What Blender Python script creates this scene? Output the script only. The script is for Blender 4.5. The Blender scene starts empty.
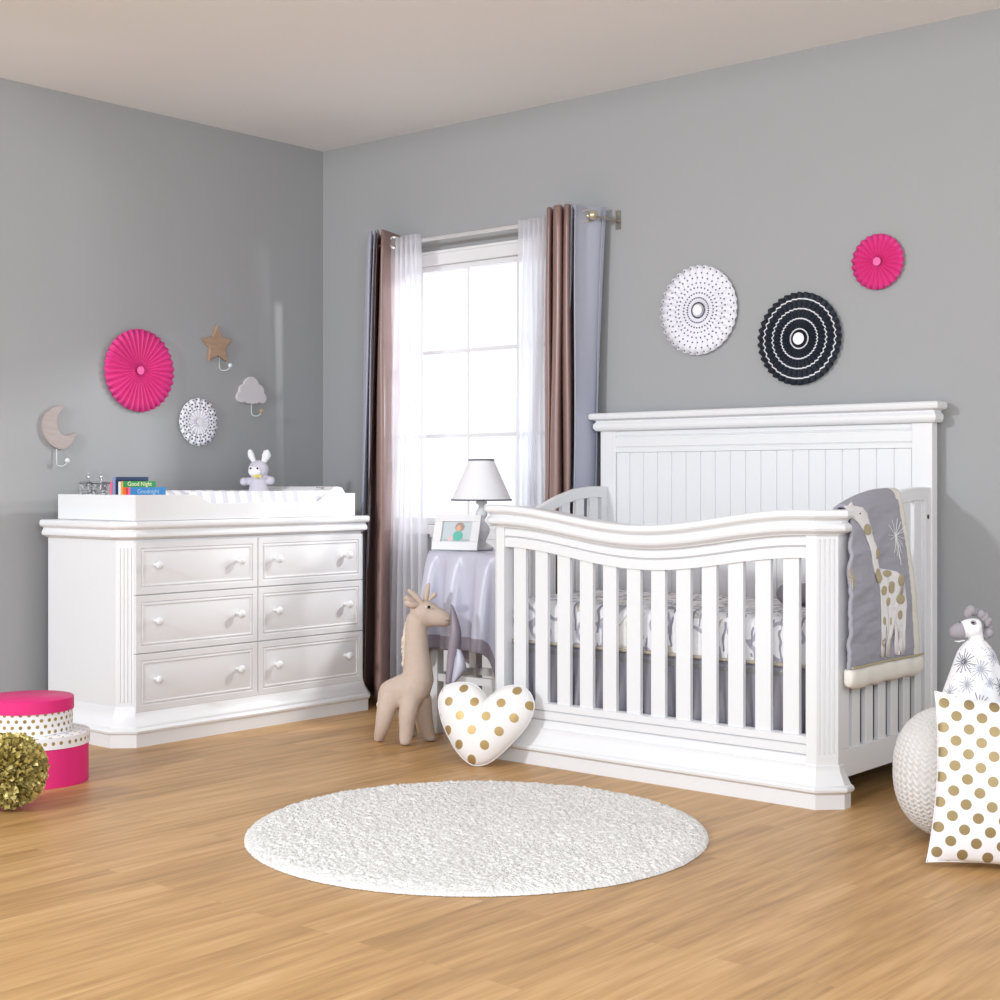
import bpy, math, random
from mathutils import Vector, Matrix, noise
random.seed(7)
PI = math.pi
# ------------------------------------------------------------------ camera geometry
F = 1474.0; HZ = 481.0; CH = 1.03
TH = math.atan(1256 / 1474.0)
FWD = Vector((-math.sin(TH), math.cos(TH), 0)); RGT = Vector((math.cos(TH), math.sin(TH), 0))
def ray(px, py):
    a = (px - 500) / F; b = -(py - HZ) / F
    return Vector((FWD.x + a * RGT.x, FWD.y + a * RGT.y, b))
def on_x(px, py, x):
    d = ray(px, py); t = x / d.x
    return Vector((x, d.y * t, CH + d.z * t))
def on_y(px, py, y):
    d = ray(px, py); t = y / d.y
    return Vector((d.x * t, y, CH + d.z * t))
def at_d(px, py, D):
    return ray(px, py) * D + Vector((0, 0, CH))
XL = -5.40; YB = 4.986; ZC = 2.66

# ------------------------------------------------------------------ materials
def lin(h):
    h = h.lstrip('#'); c = [int(h[i:i+2], 16) / 255 for i in (0, 2, 4)]
    return tuple(x / 12.92 if x <= .04045 else ((x + .055) / 1.055) ** 2.4 for x in c) + (1,)
def mat(name, col, rough=.5, metal=0, **kw):
    m = bpy.data.materials.new(name); m.use_nodes = True
    b = m.node_tree.nodes['Principled BSDF']
    b.inputs['Base Color'].default_value = lin(col) if isinstance(col, str) else col
    b.inputs['Roughness'].default_value = rough; b.inputs['Metallic'].default_value = metal
    for k, v in kw.items():
        b.inputs[k.replace('_', ' ')].default_value = v
    return m
class NT:
    def __init__(s, m): s.m = m; s.t = m.node_tree; s.n = s.t.nodes; s.l = s.t.links; s.b = s.n['Principled BSDF']
    def node(s, k, **kw):
        n = s.n.new(k)
        for a, v in kw.items(): setattr(n, a, v)
        return n
    def link(s, a, b): s.l.new(a, b)
    def math(s, op, a, b=None, c=None):
        n = s.n.new('ShaderNodeMath'); n.operation = op
        for i, v in enumerate((a, b, c)):
            if v is None: continue
            if isinstance(v, (int, float)): n.inputs[i].default_value = v
            else: s.l.new(v, n.inputs[i])
        return n.outputs[0]
    def mix(s, f, a, b):
        n = s.n.new('ShaderNodeMix'); n.data_type = 'RGBA'
        for i, v in ((0, f), (6, a), (7, b)):
            if isinstance(v, (int, float)): n.inputs[i].default_value = v
            elif isinstance(v, (tuple, list)): n.inputs[i].default_value = v
            else: s.l.new(v, n.inputs[i])
        return n.outputs[2]
    def coord(s, which='Object'):
        return s.node('ShaderNodeTexCoord').outputs[which]
    def xyz(s, v):
        n = s.n.new('ShaderNodeSeparateXYZ'); s.l.new(v, n.inputs[0]); return n.outputs
    def noise(s, vec, scale, detail=3, sc=None):
        if sc:
            mp = s.node('ShaderNodeMapping'); mp.inputs['Scale'].default_value = sc; s.link(vec, mp.inputs[0]); vec = mp.outputs[0]
        n = s.node('ShaderNodeTexNoise'); n.inputs['Scale'].default_value = scale; n.inputs['Detail'].default_value = detail
        s.link(vec, n.inputs['Vector']); return n.outputs[0]
    def bump(s, h, strength=.2, dist=.01):
        n = s.node('ShaderNodeBump'); n.inputs['Strength'].default_value = strength; n.inputs['Distance'].default_value = dist
        s.link(h, n.inputs['Height']); s.link(n.outputs[0], s.b.inputs['Normal'])
    def ramp(s, f, stops):
        n = s.node('ShaderNodeValToRGB'); e = n.color_ramp.elements
        while len(e) < len(stops): e.new(.5)
        for i, (p, c) in enumerate(stops): e[i].position = p; e[i].color = lin(c)
        s.link(f, n.inputs[0]); return n.outputs[0]
def fabric(name, col, rough=.85, scale=400, strength=.15, col2=None, **kw):
    m = mat(name, col, rough, **kw); t = NT(m); c = t.coord()
    h = t.noise(c, scale, 2); t.bump(h, strength, .003)
    if col2:
        t.link(t.mix(t.math('MULTIPLY', t.noise(c, 60, 3), 1.0), lin(col), lin(col2)), t.b.inputs['Base Color'])
    return m
def dots(name, base, dot, pitch, r, mode='Object', axes=(0, 2), rough=.7, metal=.85, droug=.3, tint=True, off=(0, 0)):
    m = mat(name, base, rough); t = NT(m)
    x = t.xyz(t.coord(mode)); u = t.math('MULTIPLY', t.math('ADD', x[axes[0]], off[0]), 1 / pitch[0]); v = t.math('MULTIPLY', t.math('ADD', x[axes[1]], off[1]), 1 / pitch[1])
    def cell(u, v):
        a = t.math('MULTIPLY', t.math('SUBTRACT', t.math('FRACT', u), .5), pitch[0]); b = t.math('MULTIPLY', t.math('SUBTRACT', t.math('FRACT', v), .5), pitch[1])
        return t.math('SQRT', t.math('ADD', t.math('MULTIPLY', a, a), t.math('MULTIPLY', b, b)))
    d = t.math('MINIMUM', cell(u, v), cell(t.math('ADD', u, .5), t.math('ADD', v, .5)))
    k = t.math('LESS_THAN', d, r)
    dc = lin(dot)
    t.link(t.mix(k, lin(base), dc), t.b.inputs['Base Color'])
    t.link(t.math('MULTIPLY', k, metal), t.b.inputs['Metallic'])
    t.link(t.math('ADD', t.math('MULTIPLY', k, droug - rough), rough), t.b.inputs['Roughness'])
    return m
WP = mat('white paint', '#e6e7e9', .38)
WPD = mat('white satin paint', '#e2e2e4', .42)
def wallpaint():
    m = mat('grey wall paint', '#a2a4a6', .8); t = NT(m); t.bump(t.noise(t.coord(), 180, 3), .06, .004); return m
WALL = wallpaint()
CEIL = mat('white ceiling paint', '#f6f6f6', .9)
def floor_mat():
    m = mat('oak laminate', '#c79a63', .42); t = NT(m); c = t.coord()
    mp = t.node('ShaderNodeMapping'); mp.inputs['Rotation'].default_value = (0, 0, PI / 2); t.link(c, mp.inputs[0])
    bk = t.node('ShaderNodeTexBrick'); bk.offset = .37; bk.inputs['Scale'].default_value = 1
    bk.inputs['Brick Width'].default_value = 1.15; bk.inputs['Row Height'].default_value = .095
    bk.inputs['Mortar Size'].default_value = .0009; bk.inputs['Mortar Smooth'].default_value = .3
    bk.inputs['Color1'].default_value = (0, 0, 0, 1); bk.inputs['Color2'].default_value = (1, 1, 1, 1); bk.inputs['Mortar'].default_value = (.5, .5, .5, 1)
    t.link(mp.outputs[0], bk.inputs['Vector'])
    ofs = t.node('ShaderNodeVectorMath', operation='MULTIPLY_ADD'); t.link(bk.outputs['Color'], ofs.inputs[0]); ofs.inputs[1].default_value = (3, 7, 2); t.link(c, ofs.inputs[2])
    g = t.noise(ofs.outputs[0], 3.2, 6, (11, .9, 1)); g2 = t.noise(ofs.outputs[0], 9, 4, (14, .5, 1))
    f = t.math('ADD', t.math('MULTIPLY', g, .7), t.math('MULTIPLY', g2, .3))
    f = t.math('ADD', f, t.math('MULTIPLY', t.math('SUBTRACT', t.xyz(bk.outputs['Color'])[0], .5), .13))
    col = t.ramp(f, [(.30, '#9d7747'), (.44, '#b48a56'), (.57, '#c39862'), (.74, '#d3ab78')])
    t.link(t.mix(t.math('MULTIPLY', bk.outputs['Fac'], .35), col, lin('#8a6238')), t.b.inputs['Base Color'])
    t.bump(f, .05, .003); return m
FLOOR = floor_mat()
PINK = mat('pink paper', '#df3a8c', .65); PINKBOX = mat('pink card', '#e3237a', .5)
NAVY = mat('navy paper', '#232936', .6); PAPER = mat('white paper', '#f2f2f8', .7)
METAL = mat('brushed metal', '#b9b4a8', .25, 1); SILVER = mat('silver', '#d8d8dc', .15, 1); ROD = mat('pale rod', '#d9d9d8', .3, .3)
GREYF = fabric('grey lavender fabric', '#b2b5c6', .6, 40, .2, Sheen_Weight=.3)
MAUVE = fabric('mauve satin', '#92756f', .30, 22, .35, Specular_IOR_Level=.7)
def sheer_mat():
    m = bpy.data.materials.new('sheer voile'); m.use_nodes = True; n = m.node_tree.nodes; l = m.node_tree.links
    n.clear(); o = n.new('ShaderNodeOutputMaterial'); a = n.new('ShaderNodeBsdfTransparent'); d = n.new('ShaderNodeBsdfDiffuse'); tr = n.new('ShaderNodeBsdfTranslucent')
    d.inputs[0].default_value = (.93, .93, .96, 1); tr.inputs[0].default_value = (.93, .93, .97, 1)
    m1 = n.new('ShaderNodeMixShader'); m1.inputs[0].default_value = .6; l.new(d.outputs[0], m1.inputs[1]); l.new(tr.outputs[0], m1.inputs[2])
    m2 = n.new('ShaderNodeMixShader'); m2.inputs[0].default_value = .46; l.new(a.outputs[0], m2.inputs[1]); l.new(m1.outputs[0], m2.inputs[2]); l.new(m2.outputs[0], o.inputs[0]); return m
SHEER = sheer_mat()
def glass_mat():
    m = bpy.data.materials.new('thin glass'); m.use_nodes = True; n = m.node_tree.nodes; l = m.node_tree.links
    n.clear(); o = n.new('ShaderNodeOutputMaterial'); a = n.new('ShaderNodeBsdfTransparent'); g = n.new('ShaderNodeBsdfGlossy'); g.inputs['Roughness'].default_value = .03
    m2 = n.new('ShaderNodeMixShader'); m2.inputs[0].default_value = .03; l.new(a.outputs[0], m2.inputs[1]); l.new(g.outputs[0], m2.inputs[2]); l.new(m2.outputs[0], o.inputs[0]); return m
GLASS = glass_mat()
LINEN = fabric('beige linen', '#cdbbad', .9, 500, .25, '#c4b0a1')
CREAM = fabric('cream fleece', '#e6e2d8', .95, 200, .4)
WHITEF = fabric('white cotton', '#e9e9ec', .9, 400, .1)
SATIN = mat('lavender grey satin', '#c3c3d3', .35, Specular_IOR_Level=.6)
SATIND = mat('dusky mauve satin', '#8f8590', .35, Specular_IOR_Level=.6)

# ------------------------------------------------------------------ mesh building
class MB:
    def __init__(s): s.v = []; s.f = []; s.m = []; s.uv = {}
    def add(s, vs, fs, mi=0, uvs=None):
        b = len(s.v); s.v += [Vector(v) for v in vs]
        for k, f in enumerate(fs):
            s.f.append([b + i for i in f]); s.m.append(mi[k] if isinstance(mi, list) else mi)
        if uvs:
            for i, u in enumerate(uvs): s.uv[b + i] = u
        return s
    def box(s, x0, x1, y0, y1, z0, z1, mi=0):
        vs = [(x, y, z) for z in (z0, z1) for y in (y0, y1) for x in (x0, x1)]
        return s.add(vs, [(0, 2, 3, 1), (4, 5, 7, 6), (0, 1, 5, 4), (2, 6, 7, 3), (0, 4, 6, 2), (1, 3, 7, 5)], mi)
    def loft(s, loops, cap=True, mi=0, closed=True, cyc=False, uvs=None):
        n = len(loops[0]); vs = [p for L in loops for p in L]; fs = []
        R = len(loops); rr = R if cyc else R - 1; cc = n if closed else n - 1
        for i in range(rr):
            for j in range(cc):
                a = i * n + j; b = i * n + (j + 1) % n; i2 = (i + 1) % R
                fs.append((a, b, i2 * n + (j + 1) % n, i2 * n + j))
        if cap and closed and not cyc:
            fs.append(tuple(reversed(range(n)))); fs.append(tuple((R - 1) * n + k for k in range(n)))
        return s.add(vs, fs, mi, uvs)
    def prism(s, poly, vec, mi=0):
        vec = Vector(vec); p = [Vector(q) for q in poly]
        return s.loft([p, [q + vec for q in p]], mi=mi)
    def tube(s, path, r, n=10, mi=0, flat=1, cap=True):
        path = [Vector(p) for p in path]; rs = r if isinstance(r, list) else [r] * len(path)
        loops = []; up = None
        for i, p in enumerate(path):
            d = (path[min(i + 1, len(path) - 1)] - path[max(i - 1, 0)]).normalized()
            if up is None: up = Vector((0, 0, 1)) if abs(d.z) < .9 else Vector((1, 0, 0))
            a = d.cross(up).normalized(); up = a.cross(d).normalized()
            loops.append([p + (a * math.cos(k * 2 * PI / n) * rs[i] + up * math.sin(k * 2 * PI / n) * rs[i] * flat) for k in range(n)])
        return s.loft(loops, mi=mi, cap=cap)
    def lathe(s, prof, c, n=32, mi=0, axis='Z', cap=True):
        c = Vector(c); loops = []
        for r, h in prof:
            L = []
            for k in range(n):
                a = 2 * PI * k / n; x, y = r * math.cos(a), r * math.sin(a)
                L.append(c + (Vector((x, y, h)) if axis == 'Z' else Vector((h, x, y)) if axis == 'X' else Vector((x, h, -y))))
            loops.append(L)
        return s.loft(loops, mi=mi, cap=cap)
    def grid(s, P, nu, nv, mi=0, cu=False, uv=False, mf=None):
        vs = []; us = []
        for j in range(nv + 1):
            for i in range(nu if cu else nu + 1):
                vs.append(P(i / nu, j / nv)); us.append((i / nu, j / nv))
        w = nu if cu else nu + 1; fs = []; ms = []
        for j in range(nv):
            for i in range(nu):
                fs.append((j * w + i, j * w + (i + 1) % w, (j + 1) * w + (i + 1) % w, (j + 1) * w + i))
                ms.append(mf((i + .5) / nu, (j + .5) / nv) if mf else mi)
        return s.add(vs, fs, ms, us if uv else None)
    def ball(s, c, r, n=16, m=10, mi=0, sc=(1, 1, 1), rot=None):
        c = Vector(c); vs = []; fs = []
        for j in range(m + 1):
            t = PI * j / m; t = min(max(t, .02), PI - .02)
            for k in range(n):
                a = 2 * PI * k / n; q = Vector((math.sin(t) * math.cos(a) * r * sc[0], math.sin(t) * math.sin(a) * r * sc[1], -math.cos(t) * r * sc[2]))
                if rot: q = rot @ q
                vs.append(c + q)
        for j in range(m):
            for k in range(n): fs.append((j * n + k, j * n + (k + 1) % n, (j + 1) * n + (k + 1) % n, (j + 1) * n + k))
        fs.append(tuple(reversed(range(n)))); fs.append(tuple(m * n + k for k in range(n)))
        return s.add(vs, fs, mi)
ORG = {}
def link(o, parent, org):
    bpy.context.scene.collection.objects.link(o)
    if parent is not None:
        o.parent = parent
    else:
        o.location = org
    ORG[o.name] = org
    return o
def build(mb, name, mats, parent=None, org=None, ang=35, bevel=0, sub=0, solid=0, remesh=0, smooth=0, label=None, soff=0, recalc=True):
    if parent is not None: org = ORG[parent.name]
    if org is None: org = Vector((0, 0, 0))
    org = Vector(org)
    me = bpy.data.meshes.new(name)
    me.from_pydata([v - org for v in mb.v], [], mb.f)
    for m in (mats if isinstance(mats, (list, tuple)) else [mats]): me.materials.append(m)
    me.polygons.foreach_set('material_index', mb.m)
    if mb.uv:
        u = me.uv_layers.new(name='UVMap')
        for l in me.loops: u.data[l.index].uv = mb.uv.get(l.vertex_index, (0, 0))
    if recalc:
        import bmesh
        bm = bmesh.new(); bm.from_mesh(me); bmesh.ops.recalc_face_normals(bm, faces=bm.faces); bm.to_mesh(me); bm.free()
    me.polygons.foreach_set('use_smooth', [True] * len(me.polygons))
    if ang < 180: me.set_sharp_from_angle(angle=math.radians(ang))
    me.update()
    o = bpy.data.objects.new(name, me); link(o, parent, org)
    if bevel:
        b = o.modifiers.new('Bevel', 'BEVEL'); b.width = bevel; b.segments = 2; b.limit_method = 'ANGLE'; b.harden_normals = True
    if solid:
        q = o.modifiers.new('Solidify', 'SOLIDIFY'); q.thickness = solid; q.offset = soff
    if remesh:
        q = o.modifiers.new('Remesh', 'REMESH'); q.mode = 'VOXEL'; q.voxel_size = remesh; q.use_smooth_shade = True
        q = o.modifiers.new('Smooth', 'SMOOTH'); q.factor = .6; q.iterations = smooth
    if sub:
        q = o.modifiers.new('Subdivision', 'SUBSURF'); q.levels = sub; q.render_levels = sub
    if label: o['label'] = label
    return o
def thing(name, label, cat, loc, group=None):
    o = bpy.data.objects.new(name, None); o.empty_display_size = .05
    link(o, None, Vector(loc)); o['label'] = label; o['category'] = cat
    if group: o['group'] = group
    return o
def tag(o, label, cat, group=None):
    o['label'] = label; o['category'] = cat
    if group: o['group'] = group
    return o
def struct(mb, name, m, parent=None, **kw):
    o = build(mb, name, m, parent, **kw)
    if parent is None: o['kind'] = 'structure'
    return o
def offset_poly(P, d, closed=True):
    n = len(P); out = []
    for i, p in enumerate(P):
        p = Vector(p)
        a = Vector(P[i - 1]) if (closed or i > 0) else None; b = Vector(P[(i + 1) % n]) if (closed or i < n - 1) else None
        ns = []
        for s, e in ((a, p), (p, b)):
            if s is None or e is None: continue
            t = (e - s).normalized(); ns.append(Vector((t.y, -t.x)))
        if len(ns) == 1: out.append(p + ns[0] * d)
        else:
            m = (ns[0] + ns[1]).normalized(); out.append(p + m * d / max(.3, m.dot(ns[0])))
    return out
def stack(mb, P, prof, mi=0, xmin=None):
    """solid built of a footprint offset outward along a moulding profile (counter-clockwise footprint)"""
    mb.loft([[Vector((q.x if xmin is None else max(q.x, xmin), q.y, z)) for q in offset_poly(P, d)] for d, z in prof], mi=mi)
def sweep(mb, path, prof, zf=None, mi=0):
    """closed profile (offset, dz) swept along an open plan path"""
    cols = [offset_poly(path, d, False) for d, _ in prof]; loops = []
    for j, p in enumerate(path):
        base = zf(Vector(p)) if zf else 0
        loops.append([Vector((cols[k][j].x, cols[k][j].y, base + prof[k][1])) for k in range(len(prof))])
    mb.loft(loops, mi=mi)
def smooth_path(pts, n=4):
    pts = [Vector(p) for p in pts]; out = []
    for i in range(len(pts) - 1):
        p0 = pts[max(i - 1, 0)]; p1 = pts[i]; p2 = pts[i + 1]; p3 = pts[min(i + 2, len(pts) - 1)]
        for k in range(n):
            t = k / n
            out.append(.5 * ((2 * p1) + (p2 - p0) * t + (2 * p0 - 5 * p1 + 4 * p2 - p3) * t * t + (3 * p1 - p0 - 3 * p2 + p3) * t ** 3))
    out.append(pts[-1]); return out
# ------------------------------------------------------------------ the room
m = MB(); m.box(XL - .1, 2.2, -2.6, YB + .1, -.06, 0); struct(m, 'floor', FLOOR)
m = MB(); m.box(XL - .1, XL, .6, YB + .12, 0, ZC); struct(m, 'wall_left', WALL)
WX0, WX1, WZ0, WZ1 = -5.03, -3.86, .83, 2.03
m = MB(); m.box(XL, WX0, YB, YB + .12, 0, ZC); m.box(WX1, 2.2, YB, YB + .12, 0, ZC)
m.box(WX0, WX1, YB, YB + .12, 0, WZ0); m.box(WX0, WX1, YB, YB + .12, WZ1, ZC); struct(m, 'wall_back', WALL)
m = MB(); m.box(XL - .1, 1.2, 1.6, YB + .12, ZC, ZC + .05); struct(m, 'ceiling', CEIL)
win = bpy.data.objects.new('window_1', None); link(win, None, Vector((-4.445, YB, WZ0))); win['kind'] = 'structure'
m = MB()
m.box(WX0 - .012, WX1 + .05, YB - .016, YB - .001, WZ1 - .006, WZ1 + .058); m.box(WX0 - .012, WX1 + .06, YB - .024, YB - .001, WZ1 + .045, WZ1 + .058)
m.box(WX0 - .012, WX0 + .002, YB - .016, YB - .001, WZ0, WZ1); m.box(WX1 - .002, WX1 + .05, YB - .016, YB - .001, WZ0, WZ1)
build(m, 'window_frame', WP, win, bevel=.002)
m = MB(); m.box(WX0 - .012, WX1 + .07, YB - .045, YB + .06, WZ0 - .045, WZ0 - .003); build(m, 'window_sill', WP, win, bevel=.004)
m = MB()
m.box(WX0, WX1, YB + .01, YB + .05, WZ1 - .03, WZ1); m.box(WX0, WX1, YB + .01, YB + .05, WZ0, WZ0 + .03)
m.box(WX0, WX0 + .03, YB + .01, YB + .05, WZ0 + .03, WZ1 - .03); m.box(WX1 - .03, WX1, YB + .01, YB + .05, WZ0 + .03, WZ1 - .03)
build(m, 'sash', WP, win)
m = MB()
for x in (-4.738, -4.446, -4.154): m.box(x - .008, x + .008, YB + .012, YB + .032, WZ0 + .03, WZ1 - .03)
for z in (1.238, 1.625): m.box(WX0 + .03, WX1 - .03, YB + .014, YB + .030, z - .008, z + .008)
build(m, 'muntin', WP, win)
m = MB(); m.box(WX0 + .03, WX1 - .03, YB + .034, YB + .037, WZ0 + .03, WZ1 - .03); build(m, 'pane', GLASS, win)

# ------------------------------------------------------------------ dresser
DX = -4.79; DY0, DY1 = 3.383, 4.702; DB = -5.305; CF = .05
foot = [(DB, DY0), (DX - CF, DY0), (DX, DY0 + CF), (DX, DY1 - CF), (DX - CF, DY1), (DB, DY1)]
dr = thing('dresser', 'wide white six-drawer dresser with fluted corners against the left wall', 'dresser', (-5.08, 4.05, 0))
m = MB(); stack(m, foot, [(0, .132), (0, .8)]); build(m, 'body', WP, dr)
m = MB(); stack(m, foot, [(.034, 0), (.034, .050), (.041, .055), (.043, .063), (.039, .070), (.032, .074), (.032, .081), (.027, .088), (.017, .104), (.008, .142), (.004, .154), (0, .135), (-.05, .1351)], xmin=DB)
build(m, 'base_moulding', WP, dr, ang=40)
m = MB(); stack(m, foot, [(-.05, .7999), (.001, .80), (.009, .803), (.020, .808), (.029, .812), (.031, .820), (.028, .829), (.024, .834), (.022, .840), (.030, .845), (.036, .847), (.040, .853), (.040, .866), (.037, .872), (.030, .874), (-.05, .8741)], xmin=DB)
build(m, 'top', WP, dr, ang=40)
for (a, b) in (((DX - CF, DY0), (DX, DY0 + CF)), ((DX, DY1 - CF), (DX - CF, DY1))):
    a = Vector(a); b = Vector(b); t = (b - a).normalized(); nn = Vector((t.y, -t.x)); L = (b - a).length
    m = MB()
    for k in range(4):
        c = a + t * L * (.20 + .2 * k)
        q = [c - t * .0042 + nn * .0005, c - t * .003 + nn * .0035, c + t * .003 + nn * .0035, c + t * .0042 + nn * .0005]
        m.prism([(p.x, p.y, .17) for p in q], (0, 0, .60))
    build(m, 'fluting', WP, dr, ang=20)
def panel(m, y0, y1, z0, z1, x, grooves):
    loops = []
    for ins, dx in grooves:
        loops.append([(x + dx, y0 + ins, z0 + ins), (x + dx, y1 - ins, z0 + ins), (x + dx, y1 - ins, z1 - ins), (x + dx, y0 + ins, z1 - ins)])
    m.loft([[Vector(p) for p in L] for L in loops])
G = [(0, -.012), (0, .010), (.002, .012), (.024, .012), (.027, .008), (.030, .008), (.033, .012), (.037, .012), (.040, .009), (.043, .009), (.048, .0105)]
yc = 4.0445
for (ya, yb) in ((DY0 + CF - .002, yc - .002), (yc + .002, DY1 - CF + .002)):
    for (za, zb) in ((.587, .793), (.359, .583), (.131, .355)):
        m = MB(); panel(m, ya, yb, za, zb, DX, G); d = build(m, 'drawer', WPD, dr, ang=20)
        for yk in (ya + .092, yb - .107):
            m = MB(); zc = (za + zb) / 2 + .012
            m.lathe([(.007, 0), (.0065, .012), (.007, .018), (.013, .023), (.0165, .029), (.016, .036), (.011, .041), (.002, .043)], (DX + .009, yk, zc), 20, axis='X')
            build(m, 'knob', WP, d, ang=60)

# changing tray
TZ0, TZ1 = .875, .976
tr = thing('changing_tray', 'white wooden changing tray with a dipped front rail on top of the dresser', 'changing tray', (-5.03, 4.0, TZ0))
y0, y1, xf, xb = 3.418, 4.591, -4.762, -5.290
prof = [(y0, TZ0), (y1, TZ0), (y1, TZ1)]
def dip(y):
    def sm(t): t = min(max(t, 0), 1); return t * t * (3 - 2 * t)
    return TZ1 - .036 * sm((y - 3.70) / .10) * sm((4.43 - y) / .06)
ys = [y1 - (y1 - y0) * k / 60 for k in range(1, 61)]
prof += [(y, dip(y)) for y in ys]
m = MB(); m.prism([(xf - .018, a, b) for a, b in prof], (.018, 0, 0)); build(m, 'front_rail', WP, tr, ang=25, bevel=.002)
m = MB(); m.box(xb, xb + .018, y0, y1, TZ0, TZ1); build(m, 'back_rail', WP, tr, bevel=.002)
for y in (y0, y1 - .018):
    m = MB(); m.box(xb + .018, xf - .018, y, y + .018, TZ0, TZ1); build(m, 'side_rail', WP, tr, bevel=.002)
m = MB(); m.box(xb + .018, xf - .018, 3.655, 3.667, TZ0, TZ1 - .005); build(m, 'divider', WP, tr, bevel=.002)
m = MB(); m.box(xb + .018, xf - .018, y0 + .018, y1 - .018, TZ0, TZ0 + .006); build(m, 'tray_floor', WP, tr)
# changing pad : contoured, raised long sides
pad = thing('changing_pad', 'changing pad with white and grey striped cover in the changing tray', 'changing pad', (-5.03, 4.12, TZ0 + .007))
PX0, PX1, PY0, PY1 = xb + .022, xf - .022, 3.672, 4.565
def padP(u, v):
    # v 0..1 across (x), u along y ; closed loop around the section handled below
    y = PY0 + (PY1 - PY0) * u; return y
def stripe_mat():
    m = mat('striped cotton', '#f3f3f7', .9); t = NT(m); y = t.xyz(t.coord())[1]
    k = t.math('LESS_THAN', t.math('FRACT', t.math('MULTIPLY', y, 1 / .064)), .45)
    t.link(t.mix(k, lin('#f4f4f8'), lin('#d3d4dc')), t.b.inputs['Base Color']); t.bump(t.noise(t.coord(), 30, 3), .2, .01); return m
STR = stripe_mat()
loops = []; NS = 40
for i in range(41):
    u = i / 40; y = PY0 + (PY1 - PY0) * u
    e = 1 - .25 * max(0, (abs(u - .5) - .46) / .04) ** 2
    L = [(PX0, TZ0 + .008), (PX1, TZ0 + .008)]
    for k in range(NS + 1):
        t = k / NS; x = PX1 + (PX0 - PX1) * t; c = abs(2 * t - 1)
        top = TZ0 + .045 + (.082 if t > .5 else .080) * (c ** 2.2) - (.05 * max(0, (c - .93) / .07) ** 2)
        if u > .86: top = max(top, TZ0 + .045 + .085 * min(1, (u - .86) / .05) * min(1, (1 - c) / .04 + .4))
        L.append((x, top * e + (1 - e) * TZ0))
    loops.append([Vector((a, y, b)) for a, b in L])
m = MB(); m.loft(loops)
m.m = [1 if (sum((m.v[i].y for i in f)) / len(f)) < PY0 + .845 * (PY1 - PY0) else 0 for f in m.f]
m2 = MB(); m2.v = m.v; m2.f = m.f; m2.m = m.m
build(m2, 'cushion', [WHITEF, STR], pad, ang=50)
m = MB(); p = Vector((-4.86, 4.47, TZ0 + .125)); m.lathe([(.012, 0), (.012, .004), (.004, .006)], p, 16); m.tube([p + Vector((0, -.02, .002)), p + Vector((0, -.004, .004)), p + Vector((0, .02, .002))], .004, 6)
build(m, 'strap_snap', mat('grey plastic', '#9b9c9c', .4), pad)

# bunny
D = 6.66
def bp(px, py, dd=0): return at_d(px, py, D + dd)
b0 = bp(260, 491); K = D / F
PLG = fabric('pale grey plush', '#cfccd8', .95, 300, .5); PLW = fabric('white plush', '#f3f3f6', .95, 300, .5)
bn = thing('plush_bunny', 'small pale grey plush bunny with a yellow bow sitting on the changing pad', 'soft toy', (b0.x, b0.y, .935))
m = MB()
m.ball(bp(258.5, 469.5), 10.3 * K, sc=(1, 1, .93)); m.ball(bp(259, 484), 9.2 * K, sc=(1, 1, 1.0)); m.ball(bp(259, 491), 10.5 * K, sc=(1, 1, 1.0))
for (x0, y0_, x1, y1_, r) in ((251, 481, 244, 481.5, 4.2), (266, 479, 270.5, 480.5, 4.4)):
    m.tube([bp(255 if x1 < 255 else 263, 482), bp(x0, y0_), bp((x0 + x1) / 2, (y0_ + y1_) / 2), bp(x1, y1_, -.01)], [3 * K, 3.6 * K, r * K, 2.5 * K], 12); m.ball(bp(x1, y1_, -.01), r * K)
for sx in (-1, 1): m.tube([bp(259 + sx * 5, 494), bp(259 + sx * 10, 497, -.03), bp(259 + sx * 12, 497, -.06)], [5 * K, 5 * K, 3 * K], 12)
build(m, 'body', PLG, bn, remesh=.0035, smooth=4)
for pts, r in (([(255, 463), (251, 455), (250, 449.5)], [2, 3.6, 1.6]), ([(263, 463), (266.5, 455), (265.5, 450)], [2.2, 4.8, 2.2])):
    m = MB(); m.tube([bp(*q) for q in smooth_path([Vector((a, b, 0)) for a, b in pts], 4) for q in [(q.x, q.y)]], [ (r[0] + (r[1] - r[0]) * min(1, i / 4) - (r[1] - r[2]) * max(0, (i - 4) / 4)) * K for i in range(9)], 12, flat=1); build(m, 'ear', PLW, bn, sub=1)
m = MB(); m.ball(bp(254.5, 471.5, -.035), 6.2 * K, sc=(1, 1, .85)); build(m, 'muzzle', PLW, bn)
for x, y in ((257.4, 468.3), (250.6, 468.3)):
    m = MB(); m.ball(bp(x, y, -.052 if x > 255 else -.055), 1.9 * K); m.ball(bp(x, y, -.058 if x > 255 else -.061), 1.1 * K, mi=1); build(m, 'eye', [PLW, mat('black bead', '#15151a', .2)], bn)
YEL = mat('yellow ribbon', '#e3cf57', .5); m = MB(); c = bp(257.5, 476.3, -.05)
for s in (-1, 1): m.loft([[c + RGT * s * .002 + Vector((0, 0, .003)), c + RGT * s * .002 - Vector((0, 0, .003)), c + RGT * s * .002 - Vector((0, 0, .003)) - FWD * .004, c + RGT * s * .002 + Vector((0, 0, .003)) - FWD * .004], [c + RGT * s * .016 + Vector((0, 0, .010)), c + RGT * s * .016 - Vector((0, 0, .009)), c + RGT * s * .016 - Vector((0, 0, .009)) - FWD * .006, c + RGT * s * .016 + Vector((0, 0, .010)) - FWD * .006]])
m.ball(c - FWD * .003, .005); build(m, 'bow', YEL, bn)

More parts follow.
